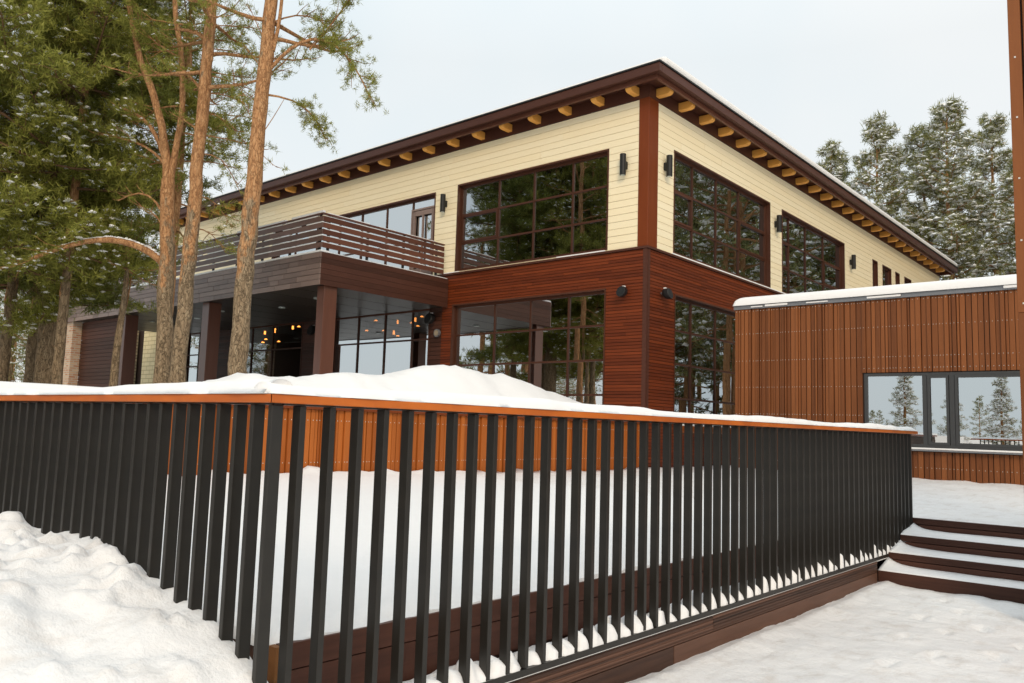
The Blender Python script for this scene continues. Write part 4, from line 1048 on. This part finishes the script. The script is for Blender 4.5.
# snowy pines beyond the roof on the right
far = [((-18.6,63.1), 25.6, .33, 41, 'broad snowy pine crown rising first above the sloping roof line'),
       ((-22.7,64.8), 25.0, .30, 42, 'leftmost snowy pine, low and half hidden by the roof'),
       ((-16.4,67.2), 25.7, .30, 43, 'snowy pine in the middle of the row behind the roof'),
       ((-14.0,64.2), 26.2, .34, 44, 'tallest snowy pine behind the roof, with a visible orange trunk'),
       ((-12.7,72.8), 27.6, .32, 45, 'narrow pointed snowy pine right of the tallest one'),
       ((-11.6,79.1), 26.0, .34, 46, 'snowy pine beside the slatted wall at the right edge')]
for (x, y), top, r0, sd_, lab in far:
    b = (x, y, .6+(y-60)*.035); H = top-b[2]; t = Tree(sd_)
    Pt = t.trunk([b, at(b,.1,H*.4), at(b,.15*t.r.normal(),H*.75), at(b,.0,H)], r0, .04, 8)
    auto_crown(t, Pt, b[2]+H*.22, b[2]+H*.985, 74, 4.2, .07, lambda f: (.70+.45*math.sin(math.pi*min(1, f*1.25)))*(1-f)**.40+.09, -.15, .75, dens=4.5, spread=.19, n_sub=10, snow=.75, curve=.3, nn=3)
    t.build('pine_tree', b, lab, 'tree', GR, M['bark_o'], M['needle_r'], 12, .44, .06, .24, .9)

# distant woods: one mass of cheaper trees all round, seen at the edges and mirrored in the windows
arch_ = []
for sd_ in range(5):
    t = Tree(60+sd_); H = 20.0; b = (0,0,0)
    Pt = t.trunk([(0,0,0), (.1,0,H*.5), (0,.1,H)], .24, .04, 6)
    auto_crown(t, Pt, H*(.08+.08*sd_), H*.98, 38, 3.6, .07, lambda f: (.7+.45*math.sin(math.pi*min(1, f*1.2)))*(1-f)**.35+.08, -.2, .7, dens=2.8, spread=.22, n_sub=7, snow=.6, curve=.3, nn=3)
    W_ = np.concatenate(t.tv+t.bv); Wf = np.concatenate(t.tf+[f+t.nt for f in t.bf])
    arch_.append((W_, Wf, *t.foliage(9, .5, .095, .9), *t.blobs(.24)))
spots = []
fr_ = random.Random(77)
def scatter(n, x0, x1, y0, y1, z, s0=.8, s1=1.15):
    for _ in range(n): spots.append((fr_.uniform(x0, x1), fr_.uniform(y0, y1), z, fr_.uniform(s0, s1)))
scatter(16, -85,-46, 4, 34, 2.0, .7, 1.0)        # far left, behind the porch end
scatter(18, -60,-30, 70, 110, 2.0, .8, 1.0)
scatter(44, -4, 36, 44, 80, .5, 1.1, 1.5)                    # right of the building, beyond the annex
scatter(14, 4, 34, 28, 46, .3); scatter(12, -36,-27, -14, -1, 1.9, .8, 1.0); scatter(8, -60,-44, -40,-24, 1.9, .6, .8)
scatter(10, -34,4, 100, 120, 2.2, .7, .9)
scatter(9, -70,-10, -150, -120, 0, .3, .5)         # far behind the viewer
fir = [(-12.6,-10.0,.62,5),(-11.9,-15.5,.60,5),(-8.2,-9.5,.56,5),(-17.5,-13,.5,5)]
t = Tree(99); spruce(t, (0,0,0), 9.5, 2.4, 80, 7, .8)
arch_.append((np.concatenate(t.tv+t.bv), np.concatenate(t.tf+[f+t.nt for f in t.bf]), *t.foliage(9, .22, .035, .9), *t.blobs(.17)))
vb, fb, vn, fn, vsn, fsn = [], [], [], [], [], []; cb = cn = cs_ = 0
allsp = [(x, y, z, k, i % 5) for i, (x, y, z, k) in enumerate(spots)]+[(x, y, 0, k, j) for (x, y, k, j) in fir]
for (x, y, z, sc_, j_) in allsp:
    W_, Wf, Nv, Nf, Sv, Sf = arch_[j_]; a = fr_.uniform(0, 6.28); c, s = math.cos(a), math.sin(a)
    Rm = np.array([[c,-s,0],[s,c,0],[0,0,1]]).T*sc_; T_ = np.array([x, y, z])
    vb.append(W_@Rm+T_); fb.append(Wf+cb); cb += len(W_)
    vn.append(Nv@Rm+T_); fn.append(Nf+cn); cn += len(Nv)
    vsn.append(Sv@Rm+T_); fsn.append(Sf+cs_); cs_ += len(Sv)
V = np.concatenate(vb+vn+vsn)
o = raw('forest', V, [np.concatenate(fb), np.concatenate(fn)+cb, np.concatenate(fsn)+cb+cn], [M['bark_o'], M['needle_r'], M['snow_far']])
tag(o, 'snow dusted pine woods standing all round the grounds', 'forest', kind='stuff')
